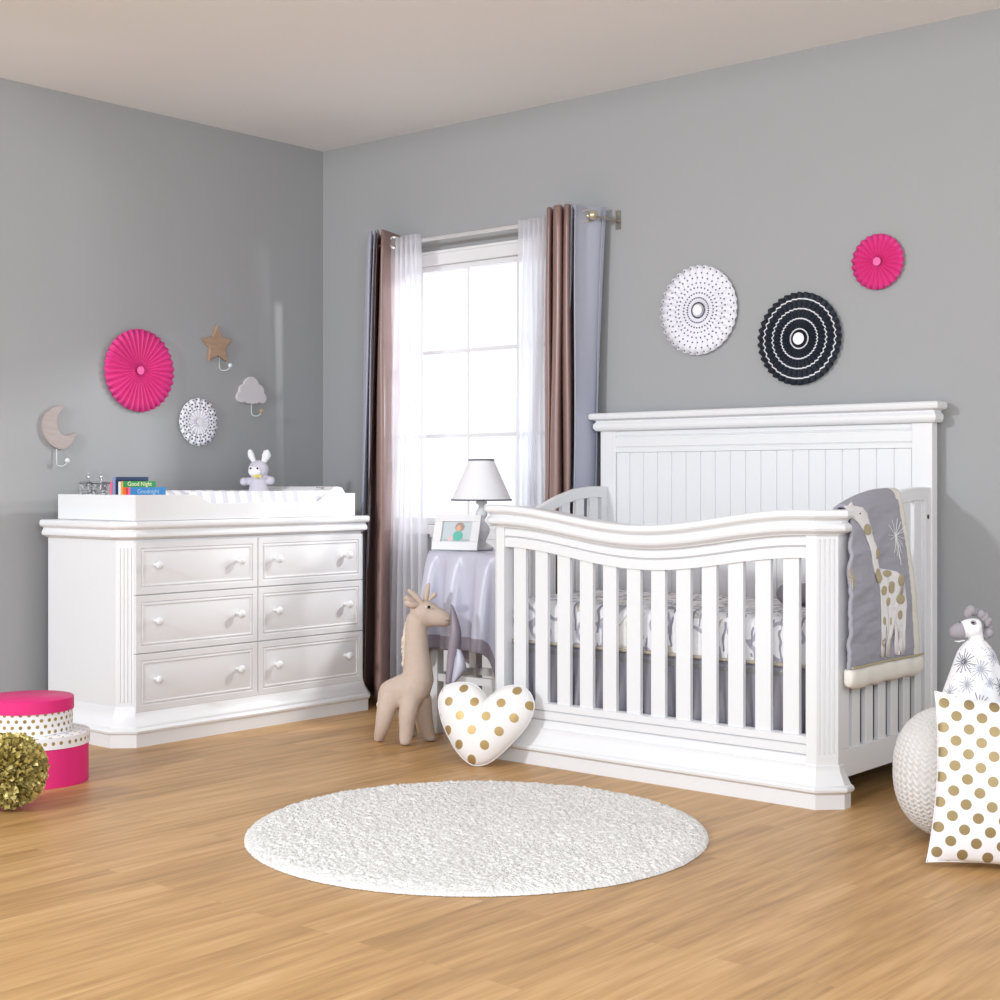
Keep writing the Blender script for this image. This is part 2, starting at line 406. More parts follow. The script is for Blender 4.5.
# books, standing in the tray from the front backwards
BZ = TZ0 + .0065
def book(x, th, px_l, w, h, spine, cover, label, title=None):
    y = on_x(px_l, 490, x).y
    o = thing('book', label, 'book', (x, y, BZ), None)
    m = MB(); m.box(x - th, x - th + .0025, y, y + w, BZ, BZ + h); m.box(x - .0025, x, y, y + w, BZ, BZ + h); build(m, 'cover', cover, o, bevel=.0008)
    m = MB(); m.box(x - th + .0004, x - .0004, y - .0025, y + .0005, BZ, BZ + h); build(m, 'spine', spine, o, bevel=.0008)
    m = MB(); m.box(x - th + .0027, x - .0027, y + .001, y + w - .004, BZ + .003, BZ + h - .003); build(m, 'pages', PAPER, o)
    return o, y
c_ = lambda n, h: mat(n, h, .4)
BL = c_('blue cover', '#3f8fd0'); GR = c_('green cover', '#2e9a5b'); NV = c_('navy cover', '#2a4468'); OR = c_('orange cover', '#e8642a'); RD = c_('red cover', '#c7363a'); PK = c_('pink cover', '#e8628c'); LV = c_('lavender cover', '#8690b8'); BK = c_('midnight cover', '#15234a'); WH = c_('white cover', '#dfe3ea'); YL = c_('amber cover', '#d9a53a')
bx = -4.815
lst = [(.013, 130.3, .168, .124, PK, BL, 'blue picture book with a pink spine, frontmost in the row of books'),
       (.009, None, .155, .122, RD, RD, 'thin red-spined book between the blue one and the orange one'),
       (.020, None, .158, .124, OR, OR, 'thick orange-spined book just behind the red and blue ones'),
       (.012, None, .155, .148, YL, GR, 'green picture book titled Good Night standing behind the blue book'),
       (.016, None, .130, .146, WH, WH, 'white-spined book between the green book and the midnight blue one'),
       (.016, None, .130, .154, BK, BK, 'midnight blue book in the middle of the row in the changing tray'),
       (.020, None, .155, .165, LV, NV, 'tallest book, navy cover and lavender spine, standing behind the green book'),
       (.014, None, .110, .146, PK, PK, 'pink book at the back of the row, next to the glass jars')]
ypos = on_x(130.3, 490, bx).y; BY = ypos
for k, (th, pl, w, h, sp, cv, lab) in enumerate(lst):
    o = thing('book', lab, 'book', (bx, BY, BZ), 'picture books in the changing tray')
    m = MB(); m.box(bx - th, bx - th + .0025, BY, BY + w, BZ, BZ + h); m.box(bx - .0025, bx, BY, BY + w, BZ, BZ + h); build(m, 'cover', cv, o, bevel=.0008)
    m = MB(); m.box(bx - th + .0004, bx - .0004, BY - .0025, BY + .0005, BZ, BZ + h); build(m, 'spine', sp, o, bevel=.0008)
    m = MB(); m.box(bx - th + .0027, bx - .0027, BY + .001, BY + w - .004, BZ + .003, BZ + h - .003); build(m, 'pages', PAPER, o)
    if k in (0, 3):
        cu = bpy.data.curves.new('title', 'FONT'); cu.body = 'Good Night' if k == 3 else 'Goodnight'; cu.size = .0235 if k == 3 else .024; cu.extrude = .0003; cu.offset = .0003
        t0 = bpy.data.objects.new('t', cu); bpy.context.scene.collection.objects.link(t0); bpy.context.view_layer.update()
        me = bpy.data.meshes.new_from_object(t0); bpy.data.objects.remove(t0)
        R = Matrix(((0, 0, 1), (1, 0, 0), (0, 1, 0)))
        wv = max(v.co.x for v in me.vertices)
        for v in me.vertices: v.co = R @ v.co + Vector((.0005, (w - wv) / 2, h - (.0185 if k == 3 else .024)))
        me.materials.clear(); me.materials.append(c_('cream ink', '#e6efb8') if k == 3 else c_('pale blue ink', '#a9d3f2'))
        q = bpy.data.objects.new('title', me); link(q, o, ORG[o.name])
    bx -= th + .0015

# glass jars with silver beads
for (px, dx, lab) in ((88.5, 3.480, 'glass jar of silver beads, left of the two in the tray'), (101, 3.480, 'glass jar of silver beads beside the pink book, right of the two')):
    p = on_y(px, 492, dx); c = Vector((p.x, p.y, BZ))
    j = thing('glass_jar', lab, 'jar', c, 'glass jars in the changing tray')
    m = MB(); R_ = .0385
    m.lathe([(R_ * .9, 0), (R_, .004), (R_, .142), (R_ - .002, .142), (R_ - .002, .006), (.001, .006)], c, 28); build(m, 'glass', mat('clear glass', '#ffffff', .02, Transmission_Weight=1, IOR=1.3), j, ang=60)
    m = MB(); rr = random.Random(5)
    for z in range(11):
        for k in range(9 if z % 2 else 7):
            a = rr.random() * 6.28; r = math.sqrt(rr.random()) * .030; m.ball(c + Vector((r * math.cos(a), r * math.sin(a), .014 + z * .0115)), .0068, 8, 6)
    build(m, 'silver_beads', mat('pearly silver', '#e4e4e8', .3, .5), j)['kind'] = 'stuff'
    m = MB(); m.lathe([(.001, .138), (R_ * .95, .1382), (R_ + .002, .1435), (R_ * .8, .147), (.008, .150), (.004, .154), (.003, .159), (.002, .1592)], c, 24); m.ball(c + Vector((0, 0, .166)), .009); m.lathe([(.002, .17), (.0025, .18), (.001, .186)], c, 8); build(m, 'lid', SILVER, j)

# ------------------------------------------------------------------ left wall decorations
def rosette(name, label, c, axis, R, n, mats, rings=None, scal=.012, depth=.015, hub=.1, group='paper fan rosettes on the walls', uvdots=False):
    """pleated paper fan, facing along axis ('X' on the left wall, 'Y' on the back wall)"""
    o = thing(name, label, 'paper fan', c, group)
    ex, ey, ez = ((Vector((0, 1, 0)), Vector((0, 0, 1)), Vector((1, 0, 0))) if axis == 'X' else (Vector((1, 0, 0)), Vector((0, 0, 1)), Vector((0, -1, 0))))
    c = Vector(c)
    br = [.10] + sorted(set(round(x, 3) for r in (rings or []) for x in (r - .014, r + .014)) | {.3, .55, .8, 1.0})
    vs = []; us = []; N = n * 4; m = MB()
    for j, r in enumerate(br):
        for k in range(N):
            a = 2 * PI * k / N; ph = (k % 4); h = (0, 1, 2, 1)[ph] / 2
            rad = R * r * (1 - (scal * (1, .35, 0, .35)[ph] * r if r > .9 else 0))
            dd = depth * (.15 + .85 * min(1, r * 1.3)) * h + .006 + .006 * (1 - r)
            vs.append(c + ex * math.cos(a) * rad + ey * math.sin(a) * rad + ez * dd)
    fs = []; ms = []
    for j in range(len(br) - 1):
        mid = (br[j] + br[j + 1]) / 2; mi = 1 if rings and any(abs(mid - r) < .0141 for r in rings) else 0
        for k in range(N): fs.append((j * N + k, j * N + (k + 1) % N, (j + 1) * N + (k + 1) % N, (j + 1) * N + k)); ms.append(mi)
    m.add(vs, fs, ms)
    if uvdots:
        for j, r in enumerate(br):
            pass
    f = build(m, 'pleated_paper', mats[:2], o, ang=5, solid=.0008)
    m = MB(); m.lathe([(hub * R, 0), (hub * R, .003), (.001, .0032)], (0, 0, 0), 24)
    m.v = [c + ex * v.x + ey * v.y + ez * (v.z + depth * .35 + .012) for v in m.v]
    build(m, 'centre_disc', mats[-1], o)
    m = MB(); m.lathe([(hub * R * .8, 0), (hub * R * .8, depth * .35 + .012), (.001, depth * .35 + .0121)], (0, 0, 0), 12); m.v = [c + ex * v.x + ey * v.y + ez * v.z for v in m.v]; build(m, 'mount', mats[-1], o)
    return o
def dotted_paper(name, c, R, axis, n, rows, size, big_edge=False):
    m = mat(name, '#f0f0f8', .7); t = NT(m); x = t.xyz(t.coord()); a = x[1] if axis == 'X' else x[0]; b = x[2]
    ang = t.math('ARCTAN2', b, a); r = t.math('SQRT', t.math('ADD', t.math('MULTIPLY', a, a), t.math('MULTIPLY', b, b)))
    def layer(n, rows, so, size):
        u = t.math('MULTIPLY', ang, n / (2 * PI)); v = t.math('ADD', t.math('MULTIPLY', r, rows / R), so)
        row = t.math('FLOOR', v); u = t.math('ADD', u, t.math('MULTIPLY', row, .5))
        du = t.math('MULTIPLY', t.math('MULTIPLY', t.math('SUBTRACT', t.math('FRACT', u), .5), 2 * PI / n), r)
        dv = t.math('MULTIPLY', t.math('SUBTRACT', t.math('FRACT', v), .5), R / rows)
        return t.math('LESS_THAN', t.math('SQRT', t.math('ADD', t.math('MULTIPLY', du, du), t.math('MULTIPLY', dv, dv))), size)
    k = layer(n, rows, 0, size)
    if big_edge:
        k = t.math('MULTIPLY', k, t.math('GREATER_THAN', r, R * .5))
    t.link(t.mix(k, lin('#f0f0f8'), lin('#3a3a48')), t.b.inputs['Base Color']); return m
rosette('paper_fan', 'large bright pink pleated paper fan on the left wall above the books', (XL, 3.890, 1.514), 'X', .182, 36, [PINK, PINK, mat('pink disc', '#ee5aa2', .6)], hub=.10)
rosette('paper_fan', 'small white lacy paper fan with tiny holes on the left wall below the star', (XL, 4.213, 1.298), 'X', .110, 18, [dotted_paper('lace paper', None, .11, 'X', 28, 7, .0040, True), PAPER, PAPER], scal=.03, hub=.14, depth=.009)
rosette('paper_fan', 'white pleated paper fan with tiny black dots, left of the navy fan', (-3.202, YB, 1.709), 'Y', .179, 34, [dotted_paper('dotted paper', None, .179, 'Y', 34, 9, .0034), PAPER, PAPER], hub=.12)
rosette('paper_fan', 'navy pleated paper fan with white zigzag rings, largest on the back wall above the crib', (-2.752, YB, 1.568), 'Y', .177, 38, [NAVY, PAPER, PAPER], rings=[.21, .43, .64, .85], scal=.018, hub=.13)
rosette('paper_fan', 'small bright pink pleated paper fan, upper right of the back wall', (-2.433, YB, 1.828), 'Y', .102, 24, [PINK, PINK, mat('pale pink disc', '#f06aab', .6)], hub=.15)

def wood_mat(name, a, b):
    m = mat(name, a, .6); t = NT(m); t.link(t.mix(t.noise(t.coord(), 18, 4, (1, 1, 5)), lin(a), lin(b)), t.b.inputs['Base Color']); return m
def hook_part(o, p0, drop, dx, ballm, px=None):
    m = MB(); a = Vector(p0)
    pts = [a, a + Vector((.002, 0, -drop + .012)), a + Vector((.006, dx * .25, -drop)), a + Vector((.020, dx * .7, -drop - .001)), a + Vector((.030, dx, -drop + .010)), a + Vector((.034, dx * 1.05, -drop + .022))]
    m.tube(smooth_path(pts, 4), .0028, 8); build(m, 'hook', mat('white enamel', '#c9cccc', .4), o)
    m = MB(); m.ball(pts[-1], .010); build(m, 'hook_ball', ballm, o)
# star
c = Vector((XL, 4.318, 1.655)); st = thing('star_hook', 'brown wooden star-shaped coat hook on the left wall', 'wall hook', c, None)
poly = []
for k in range(10):
    a = PI / 2 + k * PI / 5 + .03; r = .093 if k % 2 == 0 else .047; poly.append((XL, c.y + math.cos(a) * r, c.z + math.sin(a) * r))
m = MB(); m.prism(poly, (.018, 0, 0)); build(m, 'star', wood_mat('rough brown wood', '#bfa28a', '#967860'), st, bevel=.004, ang=20)
hook_part(st, (XL + .004, 4.335, 1.600), .058, .035, mat('clear bead', '#e8eef0', .15))
# cloud
c = Vector((XL, 4.522, 1.455)); cl = thing('cloud_hook', 'white cloud-shaped coat hook on the left wall above the plush bunny', 'wall hook', c)
circ = [(-.002, .024, .046), (-.045, .004, .030), (.042, .004, .032), (-.062, -.028, .027), (.062, -.028, .027), (0, -.02, .04), (-.025, -.035, .022), (.025, -.035, .022)]
poly = []
for k in range(96):
    a = 2 * PI * k / 96; dv = (math.cos(a), math.sin(a)); best = 0
    for (x, z, r) in circ:
        bq = x * dv[0] + z * dv[1]; q = bq * bq - (x * x + z * z - r * r)
        if q > 0: best = max(best, bq + math.sqrt(q))
    poly.append((XL, c.y + dv[0] * best, c.z - .004 + dv[1] * best))
m = MB(); m.prism(poly, (.016, 0, 0)); build(m, 'cloud', mat('matt white wood', '#d4d2d6', .7), cl, bevel=.003, ang=50)
hook_part(cl, (XL + .005, 4.525, 1.408), .070, .032, mat('wooden bead', '#b9a07a', .6))
# moon
c = Vector((XL, 3.49, 1.245)); mo = thing('moon_hook', 'whitewashed crescent moon coat hook at the far left of the wall', 'wall hook', c)
pts = [(64.4, 405.6), (57, 406.2), (50.8, 409.4), (46, 414.2), (43.4, 423), (44, 432.6), (47.6, 440.6), (53, 446), (60.4, 449.4), (67.6, 447.8), (73, 442), (77, 432.2), (71.6, 434.6), (64.4, 435.3), (59.2, 430.6), (57, 423), (58.6, 414.5), (64.2, 407.4)]
pts = [(q.x, q.y) for q in smooth_path([Vector((a, b, 0)) for a, b in pts[:12]], 3) + smooth_path([Vector((a, b, 0)) for a, b in pts[11:] + pts[:1]], 3)[1:-1]]
poly = [on_x(a, b, XL + .016) for a, b in pts]; m = MB(); m.prism([(XL, p.y, p.z) for p in poly], (.016, 0, 0)); build(m, 'crescent', wood_mat('whitewashed wood', '#b7aaa8', '#9d9490'), mo, bevel=.002, ang=40)
p = on_x(56.5, 449, XL + .01); hook_part(mo, p, .070, .028, mat('white bead', '#e3e6ea', .2))
# ------------------------------------------------------------------ curtains
def cx(px, y): return on_y(px, HZ, y).x
def curtain(name, label, cat, m_, top, bot, zt, zb, group=None, thick=.002, nsub=6, nv=24, wob=.004, zt2=None, grommets=()):
    T = smooth_path([Vector((x, y, 0)) for x, y in top], nsub); B = smooth_path([Vector((x, y, 0)) for x, y in bot], nsub)
    n = len(T) - 1; rr = random.Random(len(top) * 7 + int(zt * 100))
    ph = rr.random() * 6
    def P(u, v):
        i = round(u * n); t = T[i]; b = B[i]; s = v ** .8
        p = t.lerp(b, s); z = zt + ((zt2 - zt) * u if zt2 else 0); z = z + (zb - z) * v
        w = wob * math.sin(v * PI) * math.sin(7 * v + ph + u * 9)
        return Vector((p.x + w, p.y + w * .7, z))
    m = MB(); m.grid(P, n, nv)
    c = (T[0] + T[-1]) / 2
    if grommets:
        o = thing(name, label, cat, (c.x, c.y, zb), group)
        build(m, 'fabric_panel', m_, o, ang=180, solid=thick, recalc=False)
        for (gx, gy, gz, dx, dy) in grommets:
            mm = MB(); d = Vector((dx, dy, 0)).normalized(); sd = Vector((-d.y, d.x, 0)); cc = Vector((gx, gy, gz)); L = []
            for k in range(20):
                a = 2 * PI * k / 20; rd = sd * math.cos(a) + Vector((0, 0, math.sin(a)))
                L.append([cc + rd * r + d * h for r, h in ((.020, .003), (.028, .003), (.028, -.003), (.020, -.003))])
            mm.loft([list(q) for q in L], cyc=True); build(mm, 'grommet', METAL, o)
        return o
    o = build(m, name, m_, None, (c.x, c.y, zb), ang=180, solid=thick, recalc=False); return tag(o, label, cat, group)
RY = 4.872; RZ = 2.125
rod = thing('curtain_rod', 'pale metal curtain rod with small end knobs above the window', 'curtain rod', (-4.3, RY, RZ))
m = MB(); m.tube([(-4.94, RY, RZ), (cx(590.5, RY), RY, RZ)], .0085, 12); build(m, 'rod', ROD, rod)
for x in (cx(591, RY),):
    m = MB(); s = 1 if x > -4 else -1; m.lathe([(.009, -.02 * s), (.012, -.012 * s), (.010, -.006 * s), (.016, 0), (.021, .012 * s), (.016, .026 * s), (.002, .030 * s)], (x, RY, RZ), 18, axis='X'); build(m, 'finial', mat('champagne knob', '#c9bfa6', .3, .6), rod)
for x in (-3.60,):
    m = MB(); m.tube([(x, YB, RZ - .012), (x, RY + .008, RZ - .012)], .006, 8); m.box(x - .012, x + .012, YB - .006, YB - .0005, RZ - .05, RZ + .03)
    if x > -4: m.tube([(x, RY, RZ - .012), (cx(589, RY), RY, RZ - .006)], .004, 8)
    build(m, 'bracket', METAL, rod)
GC = 'drapes on the curtain rod'
curtain('curtain', 'grey lavender drape nearest the left corner', 'curtain', GREYF,
        [(cx(370, 4.94), 4.94), (cx(368, 4.86), 4.86), (cx(371, 4.81), 4.81), (cx(374, 4.93), 4.93), (cx(374.5, 4.81), 4.81), (cx(379, 4.93), 4.93)],
        [(cx(357, 4.94), 4.94), (cx(356.5, 4.86), 4.86), (cx(360, 4.80), 4.80), (cx(366, 4.93), 4.93), (cx(364.5, 4.80), 4.80), (cx(370, 4.93), 4.93)], 2.19, .03, GC)
curtain('curtain', 'mauve satin drape beside the dresser, left of the left white sheer', 'curtain', MAUVE,
        [(cx(380, 4.93), 4.93), (cx(377.5, 4.80), 4.80), (cx(381.5, 4.93), 4.93), (cx(381.5, 4.79), 4.79), (cx(384, 4.77), 4.77), (cx(399, 4.90), 4.90), (cx(406, 4.94), 4.94)],
        [(cx(372, 4.93), 4.93), (cx(364, 4.79), 4.79), (cx(374, 4.92), 4.92), (cx(374, 4.76), 4.76), (cx(382, 4.75), 4.75), (cx(390, 4.87), 4.87), (cx(392, 4.94), 4.94)], 2.195, .03, GC, zt2=2.165,
        grommets=[(cx(395, 4.845), 4.84, RZ, .75, -.66)])
curtain('curtain', 'mauve satin drape between the right white sheer and the grey drape', 'curtain', MAUVE,
        [(cx(549, 4.92), 4.92), (cx(547, 4.80), 4.80), (cx(551, 4.79), 4.79), (cx(556, 4.90), 4.90), (cx(553.5, 4.78), 4.78), (cx(561, 4.775), 4.775), (cx(566, 4.90), 4.90), (cx(564, 4.79), 4.79), (cx(569, 4.78), 4.78), (cx(575, 4.92), 4.92)],
        [(cx(546, 4.92), 4.92), (cx(542, 4.80), 4.80), (cx(546.5, 4.77), 4.77), (cx(554, 4.90), 4.90), (cx(549, 4.77), 4.77), (cx(559, 4.765), 4.765), (cx(565, 4.90), 4.90), (cx(562, 4.79), 4.79), (cx(568, 4.77), 4.77), (cx(572, 4.92), 4.92)], 2.165, .03, GC)
curtain('curtain', 'grey lavender drape at the right end of the rod beside the crib headboard', 'curtain', GREYF,
        [(cx(573, 4.92), 4.92), (cx(571, 4.79), 4.79), (cx(575, 4.92), 4.92), (cx(575, 4.80), 4.80), (cx(578.5, 4.835), 4.835), (cx(598, 4.915), 4.915), (cx(606, 4.955), 4.955), (cx(603, 4.93), 4.93)],
        [(cx(573, 4.92), 4.92), (cx(568, 4.80), 4.80), (cx(574, 4.92), 4.92), (cx(572, 4.80), 4.80), (cx(577, 4.82), 4.82), (cx(585, 4.89), 4.89), (cx(590, 4.945), 4.945), (cx(589, 4.92), 4.92)], 2.172, .03, GC, zt2=2.165,
        grommets=[(cx(586.5, RY) + .003, RY - .004, RZ, .80, -.60)])
def zig(a, b, n, y0, y1):
    out = []
    for k in range(n + 1):
        t = k / n; y = y1 if k % 2 else y0; out.append((cx(a + (b - a) * t, (y0 + y1) / 2) + 0, y))
    return out
curtain('sheer_curtain', 'white sheer curtain on the left of the window, behind the plush giraffe', 'sheer curtain', SHEER, zig(393.5, 419, 11, 4.825, 4.855), zig(386, 425, 11, 4.83, 4.875), 2.148, .03, 'white sheers', thick=0.0008, wob=.006)
curtain('sheer_curtain', 'white sheer curtain on the right of the window, behind the lamp and crib', 'sheer curtain', SHEER, zig(520.5, 547, 11, 4.83, 4.86), zig(519, 545, 11, 4.83, 4.875), 2.142, .03, 'white sheers', thick=0.0008, wob=.006)

# ------------------------------------------------------------------ low white panel under the window, side table
pa = on_y(430, 533, 4.935)
m = MB(); x0 = pa.x; x1 = -3.80; zt = pa.z
lp = thing('low_panel', 'low white panel standing behind the side table beneath the window sill', 'panel', ((x0 + x1) / 2, 4.95, 0))
m = MB(); m.box(x0, x1, 4.945, 4.965, 0, zt - .02); build(m, 'board', WP, lp); m = MB(); m.box(x0 - .005, x1, 4.938, 4.972, zt - .02, zt); build(m, 'cap', WP, lp, bevel=.002)
tx0, tx1, ty0, ty1, TT = -4.135, -3.75, 4.40, 4.69, .738
tb = thing('side_table', 'small white side table under a lavender satin cloth between giraffe and crib', 'table', ((tx0 + tx1) / 2, (ty0 + ty1) / 2, 0))
m = MB(); m.box(tx0, tx1, ty0, ty1, TT - .022, TT); build(m, 'tabletop', WP, tb, bevel=.003)
for x in (tx0 + .005, tx1 - .045):
    for y in (ty0 + .005, ty1 - .045):
        m = MB(); m.box(x, x + .04, y, y + .04, 0, TT - .022); build(m, 'leg', WP, tb, bevel=.002)
m = MB(); m.box(tx0 + .012, tx0 + .03, ty0 + .045, ty1 - .045, .215, .245); m.box(tx0 + .045, tx1 - .045, ty1 - .03, ty1 - .012, .215, .245); m.box(tx0 + .045, tx1 - .045, ty0 + .012, ty0 + .03, .215, .245); m.box(tx1 - .03, tx1 - .012, ty0 + .045, ty1 - .045, .215, .245); build(m, 'stretcher', WP, tb)
m = MB(); m.box(tx0 + .012, tx0 + .028, ty0 + .045, ty1 - .045, .63, TT - .022); m.box(tx0 + .045, tx1 - .045, ty0 + .012, ty0 + .028, .63, TT - .022); build(m, 'apron', WP, tb)
# cloth
def rrect(s, r=.03):
    hx = (tx1 - tx0) / 2 + .006; hy = (ty1 - ty0) / 2 + .006; c = Vector(((tx0 + tx1) / 2, (ty0 + ty1) / 2))
    segs = [2 * hx - 2 * r, PI / 2 * r, 2 * hy - 2 * r, PI / 2 * r] * 2; L = sum(segs); d = (s % 1) * L
    cor = [(hx - r, -hy + r), (hx - r, hy - r), (-hx + r, hy - r), (-hx + r, -hy + r)]
    for k in range(8):
        if d <= segs[k] or k == 7:
            q = k // 2; a0 = -PI / 2 + q * PI / 2
            if k % 2 == 0:
                n = Vector((math.cos(a0), math.sin(a0))); t = Vector((-n.y, n.x)); prev = Vector(cor[q - 1]) if q else Vector(cor[3])
                return c + prev + n * r + t * d, n
            a = a0 + d / r; n = Vector((math.cos(a), math.sin(a))); return c + Vector(cor[q]) + n * r, n
        d -= segs[k]
ZT = TT + .004
def corner(s):
    q, n = rrect(s); return (abs(n.x * n.y) * 2)
NU = 240
cvals = [corner(k / NU) for k in range(NU)]
for _ in range(14): cvals = [(cvals[k - 1] + cvals[k] * 2 + cvals[(k + 1) % NU]) / 4 for k in range(NU)]
mx = max(cvals); cvals = [c / mx for c in cvals]
def clothP(u, v):
    k = round(u * NU) % NU; c = cvals[k]; q, n = rrect(k / NU)
    if v <= .16:
        ctr = Vector(((tx0 + tx1) / 2, (ty0 + ty1) / 2)); t = v / .16; p = ctr.lerp(q, t * .985 + .012); return Vector((p.x, p.y, ZT + .001))
    w = (v - .16) / .84; L = .385 + .11 * c ** 1.5
    f = math.sin(2 * PI * 10 * u + 1.1 + .8 * math.sin(2 * PI * 3 * u)); f = math.copysign(abs(f) ** .7, f); A = w ** .7 * (.044 + .010 * c)
    off = .004 + .006 * min(1, w * 8) + w * (.026 + .03 * c) + A * f
    z = ZT - .003 - w * L + .004 * f * w
    tw = Vector((-n.y, n.x)) * (.012 * w * math.cos(2 * PI * 9 * u))
    return Vector((q.x + n.x * off + tw.x, q.y + n.y * off + tw.y, z))
m = MB(); m.grid(clothP, NU, 50, cu=True, mf=lambda u, v: 1 if v > .88 else 0)
cl = thing('tablecloth', 'lavender grey satin cloth with a mauve hem draped over the side table', 'tablecloth', ((tx0 + tx1) / 2, (ty0 + ty1) / 2, .4))
build(m, 'drape', [SATIN, SATIND], cl, ang=180, solid=.0025, recalc=False)
m = MB(); c0 = at_d(449.5, 604, 5.66); hh = at_d(449.5, 684, 5.66); T = smooth_path([at_d(451, 604, 5.68), at_d(450, 630, 5.655), at_d(447, 660, 5.65), at_d(446, 684, 5.65)], 5); T2 = smooth_path([at_d(453, 606, 5.68), at_d(461, 632, 5.67), at_d(459, 662, 5.68), at_d(452, 684, 5.66)], 5)
m.loft([[T[i], T[i].lerp(T2[i], .4) + FWD * -.018, T2[i]] for i in range(len(T))], closed=False)
build(m, 'hanging_corner', SATIND, cl, ang=180, solid=.003)
m = MB(); A = smooth_path([at_d(456, 648, 5.665), at_d(454, 665, 5.65), at_d(451, 683, 5.65)], 5); B = smooth_path([at_d(461, 650, 5.66), at_d(466, 668, 5.66), at_d(456, 681, 5.65)], 5)
m.loft([[A[i], A[i].lerp(B[i], .5) - FWD * .015, B[i]] for i in range(len(A))], closed=False); build(m, 'folded_lining', SATIN, cl, ang=180, solid=.003)

# lamp
lpx = on_y(481.5, 548, 4.58); LX, LY = lpx.x, 4.58; lz = ZT + .003
la = thing('table_lamp', 'white table lamp with a turned base and pale conical shade on the side table', 'lamp', (LX, LY, lz))
m = MB(); m.lathe([(.045, 0), (.050, .004), (.050, .012), (.040, .020), (.022, .028), (.018, .038), (.026, .055), (.034, .075), (.034, .09), (.024, .108), (.014, .118), (.012, .126), (.022, .136), (.026, .150), (.020, .166), (.012, .176), (.012, .186), (.024, .193), (.024, .200), (.010, .206), (.008, .225), (.002, .2251)], (LX, LY, lz), 28); build(m, 'base', WP, la, ang=50)
SH = fabric('white linen shade', '#eff0f4', .9, 600, .3)
z0 = .951; z1 = 1.116
m = MB(); m.lathe([(.124, z0), (.051, z1), (.049, z1), (.122, z0)], (LX, LY, 0), 48, cap=False); L = m.f; n = 48
m.f += [tuple([3 * 48 + k, 3 * 48 + (k + 1) % 48, (k + 1) % 48, k]) for k in range(48)]; m.m += [0] * 48
sh = build(m, 'lamp_shade', SH, la, ang=60)
TRIM = mat('dark grey trim', '#4b4a52', .7)
for r, z in ((.125, z0), (.052, z1)):
    m = MB(); m.loft([[Vector((LX + (r + a) * math.cos(2 * PI * k / 48), LY + (r + a) * math.sin(2 * PI * k / 48), z + b)) for a, b in ((-.003, -.002), (.0015, -.002), (.0015, .004), (-.003, .004))] for k in range(48)], cyc=True); build(m, 'trim', TRIM, sh)
m = MB(); m.tube([(LX - .05, LY, z1 - .008), (LX + .05, LY, z1 - .008)], .0018, 6); m.tube([(LX, LY, lz + .22), (LX, LY, z1 - .006)], .003, 8); build(m, 'shade_carrier', METAL, la)

# picture frame (local then placed)
fr = thing('picture_frame', 'white photo frame with a picture of a toddler in teal, standing on the side table', 'picture frame', (0, 0, 0))
W, H_ = .205, .150
m = MB(); b = .036
for (xa, xb_, za, zb) in ((-W / 2, W / 2, 0, b), (-W / 2, W / 2, H_ - b * .8, H_), (-W / 2, -W / 2 + b, b, H_ - b * .8), (W / 2 - b, W / 2, b, H_ - b * .8)): m.box(xa, xb_, -.014, 0, za, zb)
build(m, 'frame', WP, fr, bevel=.0015)
m = MB(); m.box(-W / 2 + .003, W / 2 - .003, .0, .004, .003, H_ - .003); build(m, 'backing', mat('grey board', '#8c8c90', .8), fr)
m = MB(); m.box(-.012, .012, .004, .006, .005, .10); m.v = [Vector((v.x, v.y + (.10 - v.z) * .45, v.z)) for v in m.v]; build(m, 'easel_back', mat('grey board strut', '#8c8c90', .8), fr)
m = MB(); m.box(-W / 2 + b, W / 2 - b, -.004, -.001, b, H_ - b * .8); ph = build(m, 'photo', mat('pale photo', '#c3cdd3', .3), fr)
def blob(nm, cxx, cz, rx, rz, y, col, n=20):
    m = MB(); m.prism([(cxx + rx * math.cos(2 * PI * k / n), y, cz + rz * math.sin(2 * PI * k / n)) for k in range(n)], (0, .001, 0)); return build(m, nm, mat(nm + ' print', col, .4), ph, recalc=True)
blob('printed_floor', .0, b + .008, .062, .007, -.0045, '#a9b6bb')
blob('printed_toys', -.028, b + .014, .014, .012, -.005, '#d9c2c4'); blob('printed_hair', .010, b + .064, .021, .019, -.005, '#a58f84'); blob('printed_clothes', .006, b + .026, .022, .022, -.0055, '#57b7a6')
blob('printed_face', .006, b + .058, .011, .013, -.0062, '#d9a88c')
p = on_y(455, 551.5, 4.455); fr.location = (p.x, 4.455, ZT + .0035); fr.rotation_euler = (math.radians(-18), 0, math.radians(17))

# ------------------------------------------------------------------ crib
CX = -2.916; HW = .713; CH_ = .05; FY = 4.18
cr = thing('baby_crib', 'white wooden baby crib with a curved front rail and a tall panelled headboard', 'crib', (CX, 4.55, 0))
def zc(dx): t = min(1, abs(dx) / .64); return .941 - .062 * (.5 + .5 * math.cos(PI * t))
path = [(CX - HW, 4.26), (CX - HW, FY + CH_), (CX - HW + CH_, FY)]
NP = 40; xa, xb_ = CX - HW + CH_, CX + HW - CH_
path += [(xa + (xb_ - xa) * k / NP, FY) for k in range(1, NP)]
path += [(xb_, FY), (CX + HW, FY + CH_), (CX + HW, 4.26)]
tp = [(-.045, -.002), (.034, -.0005), (.040, -.004), (.042, -.010), (.042, -.020), (.038, -.026), (.028, -.030), (.020, -.036), (.018, -.041), (.025, -.045), (.031, -.052), (.033, -.060), (.030, -.068), (.020, -.074), (.008, -.078), (.006, -.082), (-.045, -.082)]
m = MB(); sweep(m, path, tp, lambda p: zc(p.x - CX)); build(m, 'front_top_rail', WP, cr, ang=30)
xs = [xa + .035 + (xb_ - xa - .07) * k / 50 for k in range(51)]
def xsweep(m, xs, prof, zf): m.loft([[Vector((x, y, zf(x) + dz)) for y, dz in prof] for x in xs])
